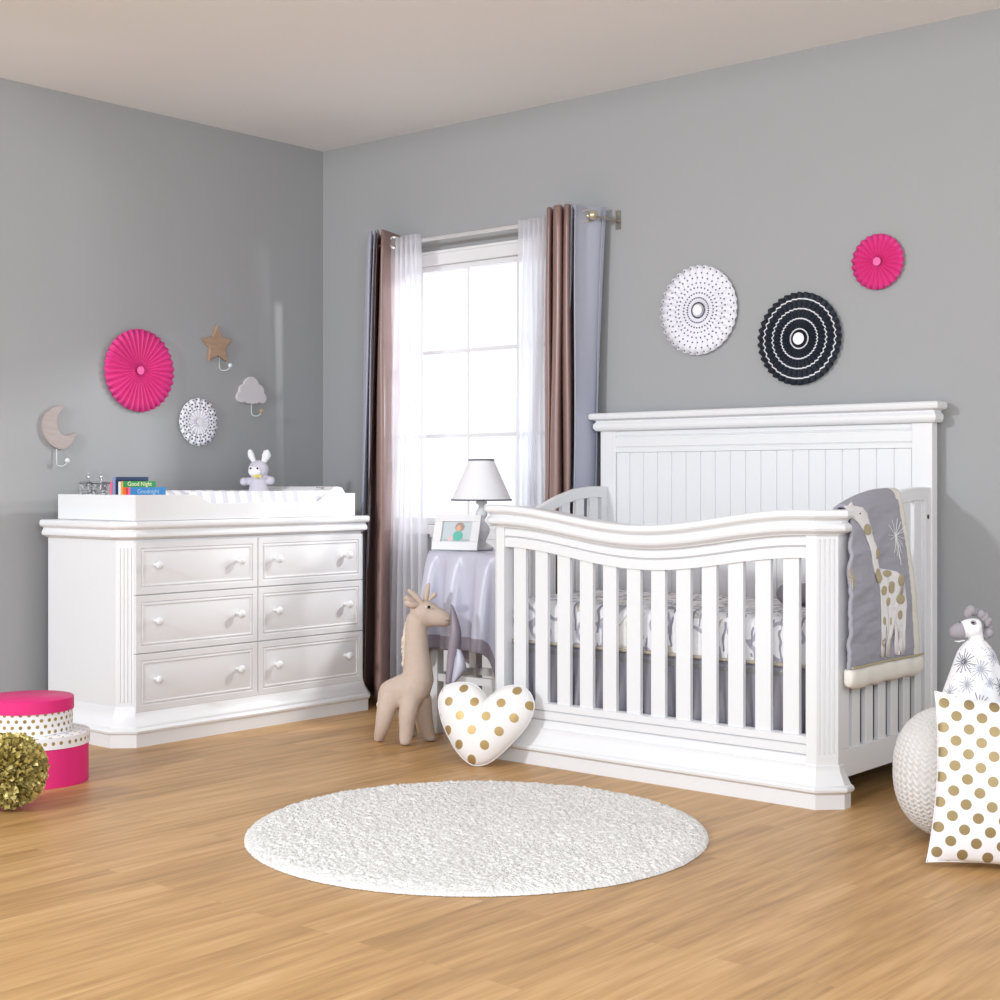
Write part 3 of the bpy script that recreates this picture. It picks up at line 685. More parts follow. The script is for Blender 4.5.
m = MB(); xsweep(m, xs, [(4.222, -.079), (4.190, -.079), (4.190, -.087), (4.186, -.091), (4.184, -.113), (4.190, -.117), (4.196, -.119), (4.189, -.121), (4.187, -.124), (4.187, -.155), (4.222, -.155)], lambda x: zc(x - CX)); build(m, 'upper_rail', WP, cr, ang=30)
# front posts
for s in (-1, 1):
    def pp(x): return CX + s * x
    def foot2(fl):
        pts = [(HW - CH_ - .037, FY), (HW - CH_, FY)]
        if fl:
            a = Vector((HW - CH_, FY)); b_ = Vector((HW, FY + CH_)); t = (b_ - a); nrm = Vector((-1, 1)).normalized()
            for k in range(4):
                for (q, dp) in ((-.055, 0), (-.035, .005), (.035, .005), (.055, 0)):
                    c = a + t * (.17 + .22 * k + q) + nrm * dp; pts.append((c.x, c.y))
        pts += [(HW, FY + CH_), (HW, 4.262), (HW - CH_ - .037, 4.262)]
        return [(pp(x), y) for x, y in pts]
    m = MB()
    for (za, zb, fl) in ((.125, .165, 0), (.165, .845, 1), (.845, .885, 0)): m.prism([(x, y, za) for x, y in foot2(fl)], (0, 0, zb - za))
    build(m, 'front_post', WP, cr, ang=30)
# slats
for k in range(12):
    x = CX + (k - 5.5) * .1025
    m = MB(); m.box(x - .029, x + .029, 4.196, 4.214, .215, zc(x - CX) - .145); build(m, 'slat', WP, cr, bevel=.002)
m = MB(); xsweep(m, [xa + .035, xb_ - .035], [(4.225, .11), (4.225, .222), (4.196, .222), (4.188, .219), (4.188, .196), (4.197, .194), (4.188, .190), (4.188, .163), (4.197, .161), (4.188, .157), (4.183, .135), (4.183, .11)], lambda x: 0); build(m, 'lower_rail', WP, cr, ang=25)
bp_ = [(-.045, 0), (.028, 0), (.028, .048), (.034, .050), (.040, .056), (.041, .063), (.037, .070), (.029, .074), (.024, .083), (.022, .087), (.016, .098), (.009, .112), (.006, .124), (.006, .132), (-.045, .132)]
m = MB(); sweep(m, [p for p in path if True], bp_); build(m, 'base_moulding', WP, cr, ang=30)
# headboard
HX = CX - .004
HY = 4.915
m = MB(); m.box(HX - .645, HX + .645, HY + .012, HY + .035, .10, 1.16)
for k in range(19):
    w = 1.29 / 19; x = HX - .645 + k * w
    m.prism([(x + .0012, HY + .0125, .35), (x + .0035, HY + .007, .35), (x + w - .0035, HY + .007, .35), (x + w - .0012, HY + .0125, .35)], (0, 0, .81))
build(m, 'headboard_panel', WP, cr, ang=20)
m = MB(); xsweep(m, [HX - .655, HX + .655], [(HY + .04, 1.145), (HY + .008, 1.145), (HY + .001, 1.148), (HY + .001, 1.164), (HY + .008, 1.168), (HY + .003, 1.172), (HY + .003, 1.208), (HY + .010, 1.213), (HY + .006, 1.217), (HY + .006, 1.236), (HY + .04, 1.236)], lambda x: 0); build(m, 'headboard_frieze', WP, cr, ang=25)
for s in (-1, 1):
    x0 = HX + s * .645; x1 = HX + s * .722
    m = MB(); m.box(min(x0, x1), max(x0, x1), HY, HY + .045, 0, 1.238); build(m, 'headboard_post', WP, cr, bevel=.003)
hp = [(HX - .722, HY + .045), (HX - .722, HY), (HX + .722, HY), (HX + .722, HY + .045)]
m = MB(); sweep(m, hp, [(-.02, 1.236), (.012, 1.236), (.017, 1.240), (.022, 1.248), (.022, 1.262), (.018, 1.268), (.014, 1.272), (.014, 1.277), (.022, 1.280), (.033, 1.284), (.036, 1.290), (.036, 1.302), (.031, 1.308), (.02, 1.310), (-.03, 1.310)]); m.box(HX - .70, HX + .70, HY + .01, HY + .045, 1.2365, 1.3095); build(m, 'headboard_cap', WP, cr, ang=35)
# side rails
def zs(y):
    P = [(4.25, .862), (4.36, .885), (4.46, .925), (4.58, .968), (4.70, .998), (4.80, 1.008), (4.915, 1.008)]
    for (a, za), (b_, zb) in zip(P, P[1:]):
        if y <= b_: t = (y - a) / (b_ - a); return za + (zb - za) * t
    return P[-1][1]
for s in (-1, 1):
    xo = CX + s * .7125; xi = CX + s * .6875; xc = CX + s * .70
    x0, x1 = min(xo, xi), max(xo, xi)
    sr = thing if False else None
    m = MB(); ys_ = [4.262 + (HY - 4.262) * k / 30 for k in range(31)]
    m.loft([[Vector((x0, y, zs(y) - .045)), Vector((x1, y, zs(y) - .045)), Vector((x1, y, zs(y))), Vector((x0, y, zs(y)))] for y in ys_]); build(m, 'side_top_rail', WP, cr, ang=35, bevel=.003)
    m = MB(); m.box(x0, x1, 4.262, HY, .086, .178); build(m, 'side_lower_rail', WP, cr, bevel=.003)
    for (ya, yb) in ((4.262, 4.305), (4.872, HY)):
        m = MB(); m.box(x0, x1, ya, yb, .178, zs((ya + yb) / 2) - .04); build(m, 'side_stile', WP, cr, bevel=.002)
    for k in range(6):
        y = 4.362 + k * .0925
        m = MB(); m.box(xc - .008, xc + .008, y - .027, y + .027, .17, zs(y) - .035); build(m, 'side_slat', WP, cr, bevel=.0015)
    for z in (.21, .905):
        m = MB(); m.lathe([(.008, 0), (.008, .002), (.005, .0025), (.001, .0005)], (xo if s > 0 else xo, 4.893, z), 14, axis='X'); 
        if s < 0: m.v = [Vector((2 * xo - v.x, v.y, v.z)) for v in m.v]
        build(m, 'bolt', mat('dark bolt', '#5b5b5e', .4, .8), cr)
m = MB(); m.box(CX - .68, CX + .68, 4.235, 4.905, .395, .41); build(m, 'mattress_base', mat('grey board base', '#8a8a8a', .8), cr)
# bedding
MY0, MY1, MX = 4.232, 4.905, .675
def sheet_mat():
    m = mat('printed cotton', '#efedee', .85); t = NT(m); c = t.coord()
    w = t.node('ShaderNodeTexVoronoi'); w.feature = 'F1'; w.inputs['Scale'].default_value = 7
    nz = t.node('ShaderNodeTexNoise'); nz.inputs['Scale'].default_value = 6; t.link(c, nz.inputs['Vector'])
    mx_ = t.node('ShaderNodeVectorMath', operation='MULTIPLY_ADD'); t.link(nz.outputs[1], mx_.inputs[0]); mx_.inputs[1].default_value = (.14, .14, .14); t.link(c, mx_.inputs[2]); t.link(mx_.outputs[0], w.inputs['Vector'])
    col = t.ramp(w.outputs['Distance'], [(.0, '#f4f3f5'), (.40, '#f0eff3'), (.43, '#a9a8b4'), (.50, '#b6b5c0'), (.52, '#efeef1'), (.72, '#f1f0f2'), (.74, '#c3b9ab'), (.8, '#eeecea')])
    wv = t.node('ShaderNodeTexWave'); wv.inputs['Scale'].default_value = 9; wv.inputs['Distortion'].default_value = 5; t.link(c, wv.inputs['Vector'])
    k = t.math('MULTIPLY', t.math('GREATER_THAN', wv.outputs[1], .86), t.math('GREATER_THAN', t.noise(c, 5), .52))
    t.link(t.mix(k, col, lin('#9796a4')), t.b.inputs['Base Color']); t.bump(t.noise(c, 14, 3), .5, .03); return m
mt = thing('crib_mattress', 'crib mattress in a fitted sheet printed with grey and taupe shapes on white', 'mattress', (CX, 4.57, .412))
def rb(m, x0, x1, y0, y1, z0, z1, r, n=6, puff=0, k=24, mi=0):
    c = Vector(((x0 + x1) / 2, (y0 + y1) / 2)); hx = (x1 - x0) / 2; hy = (y1 - y0) / 2; loops = []
    prof = [(-r, z0)] + [(-r + r * math.sin(a), z0 + r - r * math.cos(a)) for a in [PI / 2 * i / n for i in range(1, n + 1)]] + [(-r + r * math.cos(a), z1 - r + r * math.sin(a)) for a in [PI / 2 * i / n for i in range(0, n + 1)]] + [(-hy * .9, z1 + puff)]
    for d, z in prof:
        L = []
        for q in range(4):
            a0 = -PI / 2 + q * PI / 2; cc = [(hx - r * 1.5, -hy + r * 1.5), (hx - r * 1.5, hy - r * 1.5), (-hx + r * 1.5, hy - r * 1.5), (-hx + r * 1.5, -hy + r * 1.5)][q]
            for j in range(7):
                a = a0 + PI / 2 * j / 6; rr_ = max(r * 1.5 + d, 0.001) if d > -r * 1.5 else .001
                L.append(Vector((c.x + cc[0] + math.cos(a) * rr_, c.y + cc[1] + math.sin(a) * rr_, z)))
        loops.append(L)
    m.loft(loops, mi=mi)
m = MB(); rb(m, CX - MX, CX + MX, MY0, MY1, .412, .590, .035); build(m, 'fitted_sheet', sheet_mat(), mt, ang=60)
m = MB()
def tube_loop(z, r, e=.004):
    pts = []
    for q in range(4):
        a0 = -PI / 2 + q * PI / 2; cc = [(MX - .05, -(MY1 - MY0) / 2 + .05), (MX - .05, (MY1 - MY0) / 2 - .05), (-MX + .05, (MY1 - MY0) / 2 - .05), (-MX + .05, -(MY1 - MY0) / 2 + .05)][q]
        for j in range(6):
            a = a0 + PI / 2 * j / 5; pts.append(Vector((CX + cc[0] + math.cos(a) * (.05 + e), (MY0 + MY1) / 2 + cc[1] + math.sin(a) * (.05 + e), z)))
    return pts
pts = tube_loop(.434, .006, .001); pts.append(pts[0]); m.tube(pts, .006, 8); build(m, 'piping', fabric('taupe piping', '#b3a999', .8), mt)
SKIRT = mat('pewter satin', '#9a98a2', .24, Specular_IOR_Level=.7)
m = MB()
def skirtP(u, v):
    L1 = 2 * .66; L2 = .62; d = u * (L1 + 2 * L2)
    f = .016 * math.sin(2 * PI * u * 46 + 2 * math.sin(u * 31)) * (.35 + v) + .006 * math.sin(u * 190 + v * 3)
    z = .426 - v * .320
    if d < L2: return Vector((CX - .66 + f, MY1 - .02 - d, z))
    if d < L2 + L1: return Vector((CX - .66 + (d - L2), MY0 + .006 + f * .8 * min(1, .1 + v * 1.5), z))
    return Vector((CX + .66 - f * .8, MY0 + .02 + (d - L1 - L2), z))
m.grid(skirtP, 640, 12); o = build(m, 'crib_skirt', SKIRT, None, (CX, 4.57, .06), ang=180, solid=.0015, recalc=False)
tag(o, 'pewter grey satin dust ruffle hanging in pleats below the crib mattress', 'crib skirt')
# folded blanket in the crib
m = MB(); bx0, bx1 = on_y(779, 600, 4.66).x, CX + .66
m.tube(smooth_path([(bx0, 4.66, .625), (bx0 + .1, 4.66, .63), (bx1 - .09, 4.67, .63), (bx1 - .02, 4.67, .625)], 4), [.02, .034, .037, .038, .038, .037, .037, .037, .037, .038, .034, .030, .02], 16)
o = build(m, 'rolled_blanket', fabric('grey plush roll', '#a3a2aa', .9, 200, .4), None, (CX + .5, 4.66, .595), ang=60); tag(o, 'rolled grey blanket on the mattress at the right end of the crib', 'blanket')

# quilt over the right side rail
QX = CX + .7125
def qd(t, u):
    n = noise.noise(Vector((u * 3.2, t * 15 + u * 2, 1.7))) * .0065 * (1 - .65 * u) + noise.noise(Vector((u * 9, t * 34, 4.1))) * .0022 + .002 * math.sin(t * 28 + 1.5 * u) * max(0, 1 - 1.5 * u)
    return n + .003 * math.sin(u * 8 + 1)
def qtop(y):
    t = min(max((y - 4.27) / .33, 0), 1); return .945 + .052 * t * (2 - t)
def quiltP(u, v):
    # v: 0 inside bottom .. .22 over the rail .. 1 outside bottom ; u: 0 front .. 1 rear
    yt = 4.272 + u * .355; yb = 4.236 + u * .520
    zt = qtop(yt)
    if v < .25:
        t = v / .25; return Vector((QX - .038 - .012 * math.sin(u * 9), yt, zt - .03 - (1 - t) * .26))
    if v < .35:
        t = (v - .25) / .10; a = PI * t; return Vector((QX - .0125 - math.cos(a) * .030, yt + (.02 * math.sin(a) if u > .95 else 0), zt - .03 + math.sin(a) * .034))
    t = (v - .35) / .65; y = yt + (yb - yt) * (t ** 1.1 * u + (1 - u) * min(1, t * 3.2))
    zb = .432
    x = QX + .023 + .014 * math.sin(t * PI * .9) + qd(t, u)
    return Vector((x, y, zt - .03 + (zb - zt + .03) * t))
m = MB(); m.grid(quiltP, 60, 150, mf=lambda u, v: 1 if u > .90 or v < .02 else 0)
qt = thing('quilt', 'grey quilt with a giraffe applique and cream border hanging over the crib side', 'quilt', (QX, 4.45, .41))
QG = fabric('grey quilted cotton', '#a5a4ae', .8, 45, .5, '#9e9da8')
build(m, 'quilted_panel', [QG, CREAM], qt, ang=180, solid=.012, soff=0, recalc=False)
m = MB(); T = [quiltP(u, 1.0) for u in [k / 20 for k in range(21)]]
T2 = [(T[0] - Vector((0, .006, 0)), .45)] + [(p, .8 if i in (0, 20) else 1) for i, p in enumerate(T)] + [(T[-1] + Vector((0, .006, 0)), .45)]
m.loft([[p + Vector(((dx * (1 + .12 * math.sin(k * 1.7)) - .003) * sc_ + .003, .006 * (k / 22), (dz + .026) * sc_ - .026 + .0025 * math.sin(k * 1.3))) for dx, dz in ((-.014, .006), (.006, .008), (.017, .000), (.021, -.014), (.021, -.036), (.017, -.052), (.004, -.060), (-.010, -.056), (-.016, -.040), (-.016, -.010))] for k, (p, sc_) in enumerate(T2)]); build(m, 'bottom_border', CREAM, qt, ang=60)
m = MB(); m.tube([p + Vector((.016, 0, .010)) for p in T], .0035, 8); build(m, 'piping', fabric('gold piping', '#b5a887', .7), qt)
def q3(a, b, e=.0):
    p = on_x(800 + .22 * a, 480 + .22 * b, QX + .042 + e); return p
def qsurf(y, z):
    zt0 = qtop(y) - .03; t = min(max((zt0 - z) / (zt0 - .432), 0), 1)
    u = min(1, max(0, (y - 4.25) / (.37 + .13 * t)))
    return QX + .023 + .014 * math.sin(t * PI * .9) + qd(t, u)
def applique(name, pts, mt_, e, par, th=.003):
    P = [on_x(800 + .22 * a, 480 + .22 * b, QX + .036) for a, b in pts]
    import bmesh
    bm = bmesh.new(); vs = [bm.verts.new((0, p.y, p.z)) for p in P]; f = bm.faces.new(vs); bmesh.ops.triangulate(bm, faces=[f])
    bmesh.ops.subdivide_edges(bm, edges=bm.edges[:], cuts=3, use_grid_fill=True)
    bmesh.ops.triangulate(bm, faces=bm.faces[:])
    m = MB(); bm.verts.ensure_lookup_table()
    m.v = [Vector((qsurf(v.co.y, v.co.z) + e, v.co.y, v.co.z)) for v in bm.verts]; m.f = [[v.index for v in f.verts] for f in bm.faces]; m.m = [0] * len(m.f); bm.free()
    return build(m, name, mt_, par, ang=180, solid=th, soff=0)
APW = fabric('white fleece', '#eceaea', .95, 300, .4); APT = fabric('taupe print', '#b3a686', .9)
g = applique('giraffe_applique', [(205, 118), (222, 116), (236, 100), (246, 116), (285, 124), (308, 150), (322, 195), (335, 270), (348, 340), (356, 402), (392, 406), (430, 417), (458, 455), (466, 520), (468, 580), (464, 640), (470, 700), (468, 790), (456, 796), (455, 700), (450, 640), (446, 700), (443, 794), (428, 792), (434, 700), (428, 600), (420, 578), (400, 574), (396, 620), (408, 700), (405, 805), (392, 806), (392, 720), (386, 650), (384, 720), (384, 808), (368, 808), (368, 700), (364, 600), (356, 500), (346, 450), (332, 412), (318, 340), (306, 280), (290, 235), (262, 190), (232, 160)], APW, .0085, qt)
for (a, b, w, h) in ((304, 225, 18, 26), (343, 335, 8, 26), (347, 435, 13, 34), (386, 424, 18, 15), (370, 502, 12, 22), (402, 487, 13, 28), (443, 455, 13, 28), (440, 540, 16, 24), (390, 552, 8, 20), (441, 612, 10, 22), (376, 640, 6, 20), (404, 640, 3, 18), (375, 740, 6, 20)):
    applique('giraffe_spot', [(a + w * math.cos(k * PI / 6), b + h * math.sin(k * PI / 6)) for k in range(12)], APT, .0112, g, .0015)
m = MB(); m.ball(on_x(800 + .22 * 272, 480 + .22 * 152, QX + .0) * 1, .004); c_y = m.v[0].y
m = MB(); pe = on_x(800 + .22 * 272, 480 + .22 * 152, QX + .036); m.ball((qsurf(pe.y, pe.z) + .010, pe.y, pe.z), .0032, 8, 6); build(m, 'eye', mat('grey thread', '#6c6a72', .7), g)
def burst(name, cxp, cyp, rays, mt_):
    m = MB()
    for (a, b) in rays:
        p0 = on_x(800 + .22 * cxp, 480 + .22 * cyp, QX + .036); p1 = on_x(800 + .22 * a, 480 + .22 * b, QX + .036); pts = []
        for k in range(7):
            q = p0.lerp(p1, k / 6); pts.append(Vector((qsurf(q.y, q.z) + .0075, q.y, q.z)))
        m.tube(pts, .0011, 5)
    build(m, name, mt_, qt)
burst('embroidered_burst', 430, 252, [(400, 205), (415, 180), (440, 175), (455, 190), (475, 210), (470, 232), (470, 268), (458, 300), (450, 330), (440, 360), (430, 345), (420, 330), (410, 270), (402, 250), (447, 385)], mat('white thread', '#eeeeee', .8))
burst('embroidered_burst', 228, 448, [(205, 430), (215, 400), (232, 395), (248, 420), (252, 440), (250, 465), (240, 490), (225, 500), (208, 470)], mat('gold thread', '#c9b98e', .6))
# ------------------------------------------------------------------ plush giraffe
GD = 5.79
def gp(a, b, dd=0): return at_d(310 + .21 * a, 560 + .21 * b, GD + dd)
U = .21 * GD / F
g0 = gp(450, 870); gi = thing('plush_giraffe', 'beige linen plush giraffe standing on the floor left of the heart cushion', 'soft toy', (g0.x, g0.y, 0))
m = MB()
def tb_(pts, rs, flat=1, n=16):
    P = [gp(*p) for p in pts]
    m.tube(smooth_path(P, 4), [rs[min(i // 4, len(rs) - 1)] * (1 - (i % 4) / 4) * U + rs[min(i // 4 + 1, len(rs) - 1)] * ((i % 4) / 4) * U for i in range(4 * (len(pts) - 1) + 1)], n, flat=flat)
tb_([(352, 655, .03), (375, 635, .03), (430, 628, .02), (490, 618, 0), (525, 610, 0), (545, 612, .01)], [30, 60, 82, 88, 68, 36])
tb_([(500, 640, 0), (512, 570, 0), (512, 500, 0), (508, 430, 0), (506, 360, 0), (506, 300, 0), (512, 262, 0)], [66, 78, 68, 59, 54, 52, 44])
tb_([(496, 268, 0), (520, 255, 0), (560, 258, 0), (605, 272, -.01), (645, 283, -.015), (672, 286, -.02)], [38, 66, 64, 48, 36, 20])
tb_([(382, 650, .01), (362, 720, -.005), (345, 790, 0), (331, 838, .02), (327, 861, .03)], [52, 46, 36, 27, 20])
tb_([(480, 650, -.03), (466, 730, -.05), (460, 800, -.05), (455, 860, -.05), (454, 880, -.05)], [50, 44, 36, 31, 22])
tb_([(530, 650, .03), (538, 730, .05), (552, 790, .05), (568, 838, .05), (573, 860, .045)], [50, 46, 38, 30, 22])
tb_([(430, 650, .10), (455, 740, .13), (475, 790, .14), (488, 832, .145), (493, 848, .145)], [42, 40, 30, 24, 18])
m.ball(gp(328, 852, .03), 25 * U); m.ball(gp(454, 864, -.05), 28 * U); m.ball(gp(573, 850, .045), 28 * U)
zmin = min(v.z for v in m.v)
for v in m.v:
    if v.z < .012: v.z = max(v.z, .0015)
build(m, 'body', LINEN, gi, ang=180, remesh=.006, smooth=5)
for pts, rs in (([(530, 205, -.02), (505, 175, -.025), (475, 148, -.03)], [12, 15, 11]), ([(550, 195, .0), (556, 150, .0), (564, 118, 0)], [12, 15, 9])):
    m = MB(); tb_(pts, rs); m.ball(gp(*pts[-1]), rs[-1] * U); build(m, 'ossicone', LINEN, gi)
for pts in ([(522, 200, .03), (490, 195, .03), (462, 182, .03), (448, 188, .03)], [(568, 190, -.03), (585, 172, -.03), (597, 162, -.03), (603, 157, -.03)], [(515, 212, -.03), (490, 214, -.04), (465, 205, -.045), (450, 196, -.045)]):
    m = MB(); tb_(pts, [12, 21, 22, 8] if pts[0][0] < 560 else [8, 15, 14, 5], flat=.8); build(m, 'ear', LINEN, gi)
BEAD = mat('black button', '#101014', .15)
m = MB(); e = gp(567, 224, -.054); m.ball(e, .0062); build(m, 'eye', BEAD, gi)
m = MB(); e = gp(551, 225, -.0535); m.ball(e, .0045, sc=(1, .5, 1)); build(m, 'eye_white', mat('eye white', '#e4e0dc', .5), gi)
m = MB(); m.tube(smooth_path([gp(672, 292, -.036), gp(660, 288, -.042), gp(645, 286, -.047)], 4), .0012, 6); m.tube(smooth_path([gp(674, 276, -.036), gp(668, 272, -.04)], 3), .0012, 6); build(m, 'mouth', mat('brown thread', '#8a6f60', .8), gi)
m = MB(); rr = random.Random(3)
for k in range(46):
    t = k / 45; a = 461 - 10 * t + 3 * math.sin(t * 9); b = 262 + 225 * t; L = 10 + 9 * rr.random()
    if t < .15: a += (0.15 - t) * 120
    p = gp(a + 6, b, 0); q = gp(a - L * 1.1, b + 16 + 14 * rr.random(), -.004 + .008 * rr.random()); m.tube([p, p.lerp(q, .6) + Vector((0, 0, .003)), q], [.004, .0036, .0012], 6)
build(m, 'mane', fabric('cream yarn', '#e6dccb', .95, 300, .4), gi)
m = MB(); tl = [gp(350, 590, .03), gp(334, 620, .03), (gp(328, 655, .03)), gp(326, 690, .03)]; m.tube(smooth_path(tl, 4), .004, 8); m.ball(tl[-1], .008, sc=(1, 1, 1.8)); build(m, 'tail', fabric('cream cord', '#d9cbb8', .95, 300, .4), gi)

# ------------------------------------------------------------------ heart cushion
def pillow(m, outline, T, ctr, ns=14, pinch=.5, seam=.004, notch=None):
    c = Vector((ctr[0], ctr[1])); loops = []
    def ring(s, sg):
        L = []
        for p in outline:
            q = c + (Vector(p) - c) * s; h = T * (max(0, 1 - s ** 2.6)) ** .62 + seam * .5
            L.append(Vector((q.x, -sg * h, q.y)))
        return L
    S = [.03] + [(k / ns) ** .8 for k in range(1, ns)] + [.975, 1.0]
    loops = [ring(s, 1) for s in S] + [ring(s, -1) for s in reversed(S)]
    m.loft(loops)
K = 5.33 / F
hp_ = [(490, 232), (470, 200), (440, 160), (380, 110), (300, 85), (200, 90), (120, 115), (70, 165), (48, 250), (60, 350), (105, 480), (170, 600), (250, 720), (330, 800), (410, 848), (485, 850), (560, 820), (640, 755), (740, 645), (840, 520), (900, 410), (925, 310), (915, 230), (880, 160), (820, 112), (740, 96), (660, 108), (570, 160), (515, 210)]
HYAW = math.radians(26); fx_ = 1 / math.cos(math.radians(14)); LEAN = math.radians(19)
hl = [((a - 485) * .11 * K * fx_, (850 - b) * .11 * K / math.cos(LEAN) * .925 + .004) for a, b in hp_]
hl = [(p.x, p.y) for p in smooth_path([Vector((x, y, 0)) for x, y in hl + [hl[0]]], 4)][:-1]
DOT = dots('white cotton with gold dots', '#eceae9', '#b59a66', (.0995, .102), .0165, off=(.0785, -.070), droug=.45, metal=.45)
he = thing('heart_cushion', 'white heart-shaped cushion with gold dots leaning on the front of the crib', 'cushion', (0, 0, 0))
m = MB(); pillow(m, hl, .058, (0, .155)); build(m, 'cushion_body', DOT, he, ang=75)
m = MB(); m.tube([Vector((x, 0, y)) for x, y in hl] + [Vector((hl[0][0], 0, hl[0][1]))], .0032, 6); build(m, 'seam', WHITEF, he)
p = on_x(483, 768, -3.45); D5 = 5.31; p = at_d(480.5, 768, D5); he.location = (p.x, p.y, .002); he.rotation_euler = (-LEAN, 0, HYAW)

# ------------------------------------------------------------------ pouf, zebra, dotted pillow
pc = at_d(975, 800, 4.25); PCX, PCY = pc.x, pc.y
KN = fabric('ivory knit', '#dedbd8', .95, 250, .3)
def poufP(u, v):
    ph = PI * (v * .985 + .0075); th = 2 * PI * u
    r = .228 * abs(math.sin(ph)) ** .72; z = .195 - .193 * math.copysign(abs(math.cos(ph)) ** .85, math.cos(ph))
    fu = (u * 52) % 1; fv = v * 42
    st = .5 + .5 * math.cos(2 * PI * (fv + 1.0 * abs(2 * fu - 1)))
    h = st * (1 - abs(2 * fu - 1) ** 6) * .0065 * min(1, math.sin(ph) * 1.6)
    n = Vector((math.cos(th) * math.sin(ph), math.sin(th) * math.sin(ph), -math.cos(ph)))
    return Vector((PCX + r * math.cos(th), PCY + r * math.sin(th), z)) + n * (h - .004)
m = MB(); m.grid(poufP, 52 * 8, 34 * 7, cu=True); n_ = 52 * 8; m.f.append(list(range(n_))); m.f.append([34 * 7 * n_ + k for k in range(n_)]); m.m += [0, 0]
o = build(m, 'knitted_pouf', KN, None, (PCX, PCY, 0), ang=180); tag(o, 'round ivory knitted pouf on the floor to the right of the crib', 'pouf')
zb = min(v.co.z for v in o.data.vertices); o.location.z = -zb
ZD = 4.25
def zp(a, b, dd=0): return at_d(940 + .115 * a, 595 + .115 * b, ZD + dd)
UZ = .115 * ZD / F
ze = thing('plush_zebra', 'white plush zebra with grey muzzle in a starburst blanket on the knitted pouf', 'soft toy', (PCX, PCY, .386))
ZG = fabric('grey plush', '#9d989f', .95, 250, .4)
m = MB()
m.tube(smooth_path([zp(352, 292), zp(300, 286), zp(240, 290), zp(190, 305), zp(160, 315)], 4), [x * UZ for x in [30, 62, 78, 84, 86, 86, 86, 84, 80, 76, 72, 70, 68, 67, 66, 64, 60]], 18)
m.tube([zp(305, 300), zp(312, 360), zp(315, 420), zp(316, 560), zp(316, 900, 0)], [x * UZ for x in (60, 62, 70, 110, 170)], 16)
m.tube([zp(120, 400, -.01), zp(160, 404, -.01), zp(220, 395)], [9 * UZ, 13 * UZ, 12 * UZ], 10, flat=.7)
build(m, 'body', PLW, ze, remesh=.003, smooth=4, ang=180)
m = MB(); m.tube(smooth_path([zp(195, 305), zp(165, 312), zp(130, 322), zp(100, 330), zp(84, 333)], 4), [x * UZ for x in [74, 74, 74, 73, 71, 70, 68, 66, 62, 58, 54, 49, 42, 36, 28, 18, 6]], 18); build(m, 'muzzle', ZG, ze)
rr = random.Random(4); m = MB()
pts = smooth_path([zp(232, 165), zp(262, 130), zp(310, 150), zp(350, 165), zp(395, 205), zp(420, 260), zp(425, 310), zp(400, 350)], 3)
for k, p in enumerate(pts):
    c = p + FWD * rr.uniform(-.008, .008); r = (37 + 7 * math.sin(k * 2.4)) * UZ
    m.ball(c, r, 12, 8, sc=(.9 + .25 * math.sin(k * 3), .8, 1), rot=Matrix.Rotation(k * .7, 3, 'Y'))
build(m, 'mane', ZG, ze)
m = MB(); m.ball(zp(290, 240, -.0255), 21 * UZ, sc=(1.3, .5, 1)); e1 = m; build(m, 'eye_patch', ZG, ze)
m = MB(); m.ball(zp(287, 241, -.030), 11 * UZ, sc=(1.3, .6, .8)); build(m, 'eye', BEAD, ze); m = MB(); m.ball(zp(174, 237, -.021), 6 * UZ); build(m, 'nostril', BEAD, ze)
zt_, zb_ = zp(310, 385).z, .386; BCX = zp(312, 500)
def conP(th, t):
    r = (52 + 62 * min(1, t * 5) ** .6 + 190 * t) * UZ; f = 1 + (.05 * math.sin(th * 5 + .6) + .03 * math.sin(th * 9)) * (.3 + t)
    return Vector((BCX.x, BCX.y, 0)) + Vector((math.cos(th) * r * f, math.sin(th) * r * f * .9, zt_ + (zb_ - zt_) * t))
m = MB(); m.grid(lambda u, v: conP(2 * PI * u, v), 96, 30, cu=True)
bl = build(m, 'blanket', WHITEF, ze, ang=180, solid=.002, soff=-1, recalc=False)
# starbursts on the blanket
CT = math.atan2(-BCX.y, -BCX.x)
def strip(m, th0, t0, ang, L0, L1, w=.0011):
    hz = zt_ - zb_; pts = []
    for k in range(4):
        s = L0 + (L1 - L0) * k / 3; th = th0 + s * math.cos(ang) / ((110 + 190 * t0) * UZ); t = t0 - s * math.sin(ang) / hz
        if not 0 < t < 1: continue
        p = conP(th, t); n = Vector((math.cos(th), math.sin(th), .3)).normalized(); pts.append(p + n * .0025)
    if len(pts) > 1: m.tube(pts, w, 5)
INK = mat('slate print', '#5d5c6c', .8); INK2 = mat('pale grey print', '#a7a9b5', .8)
for (dth, t0, R, nr, col, name) in ((-.62, .33, .036, 17, INK, 'd'), (-.95, .82, .03, 14, INK2, 'l'), (.15, .42, .032, 15, INK2, 'l'), (-.35, .66, .026, 14, INK2, 'l'), (.05, .93, .034, 15, INK, 'd'), (1.0, .70, .03, 15, INK, 'd'), (1.1, .25, .03, 14, INK2, 'l'), (.5, .62, .018, 12, INK2, 'l'), (2.2, .5, .03, 15, INK, 'd'), (-2.0, .5, .03, 15, INK, 'd'), (3.1, .3, .03, 15, INK2, 'l')):
    m = MB()
    for k in range(nr):
        a = 2 * PI * k / nr + .2; strip(m, CT + dth, t0, a, .004, R * (.55 + .45 * abs(math.sin(k * 1.9))), .0010)
    m.ball(conP(CT + dth, t0), .0038, 8, 6); build(m, 'starburst_print', col, bl)
m = MB(); rr = random.Random(9)
for k in range(110):
    th = rr.uniform(0, 2 * PI); t = rr.uniform(.08, .97); m.ball(conP(th, t), .0028, 6, 4)
q = build(m, 'dot_print', INK2, bl); q['kind'] = 'stuff'

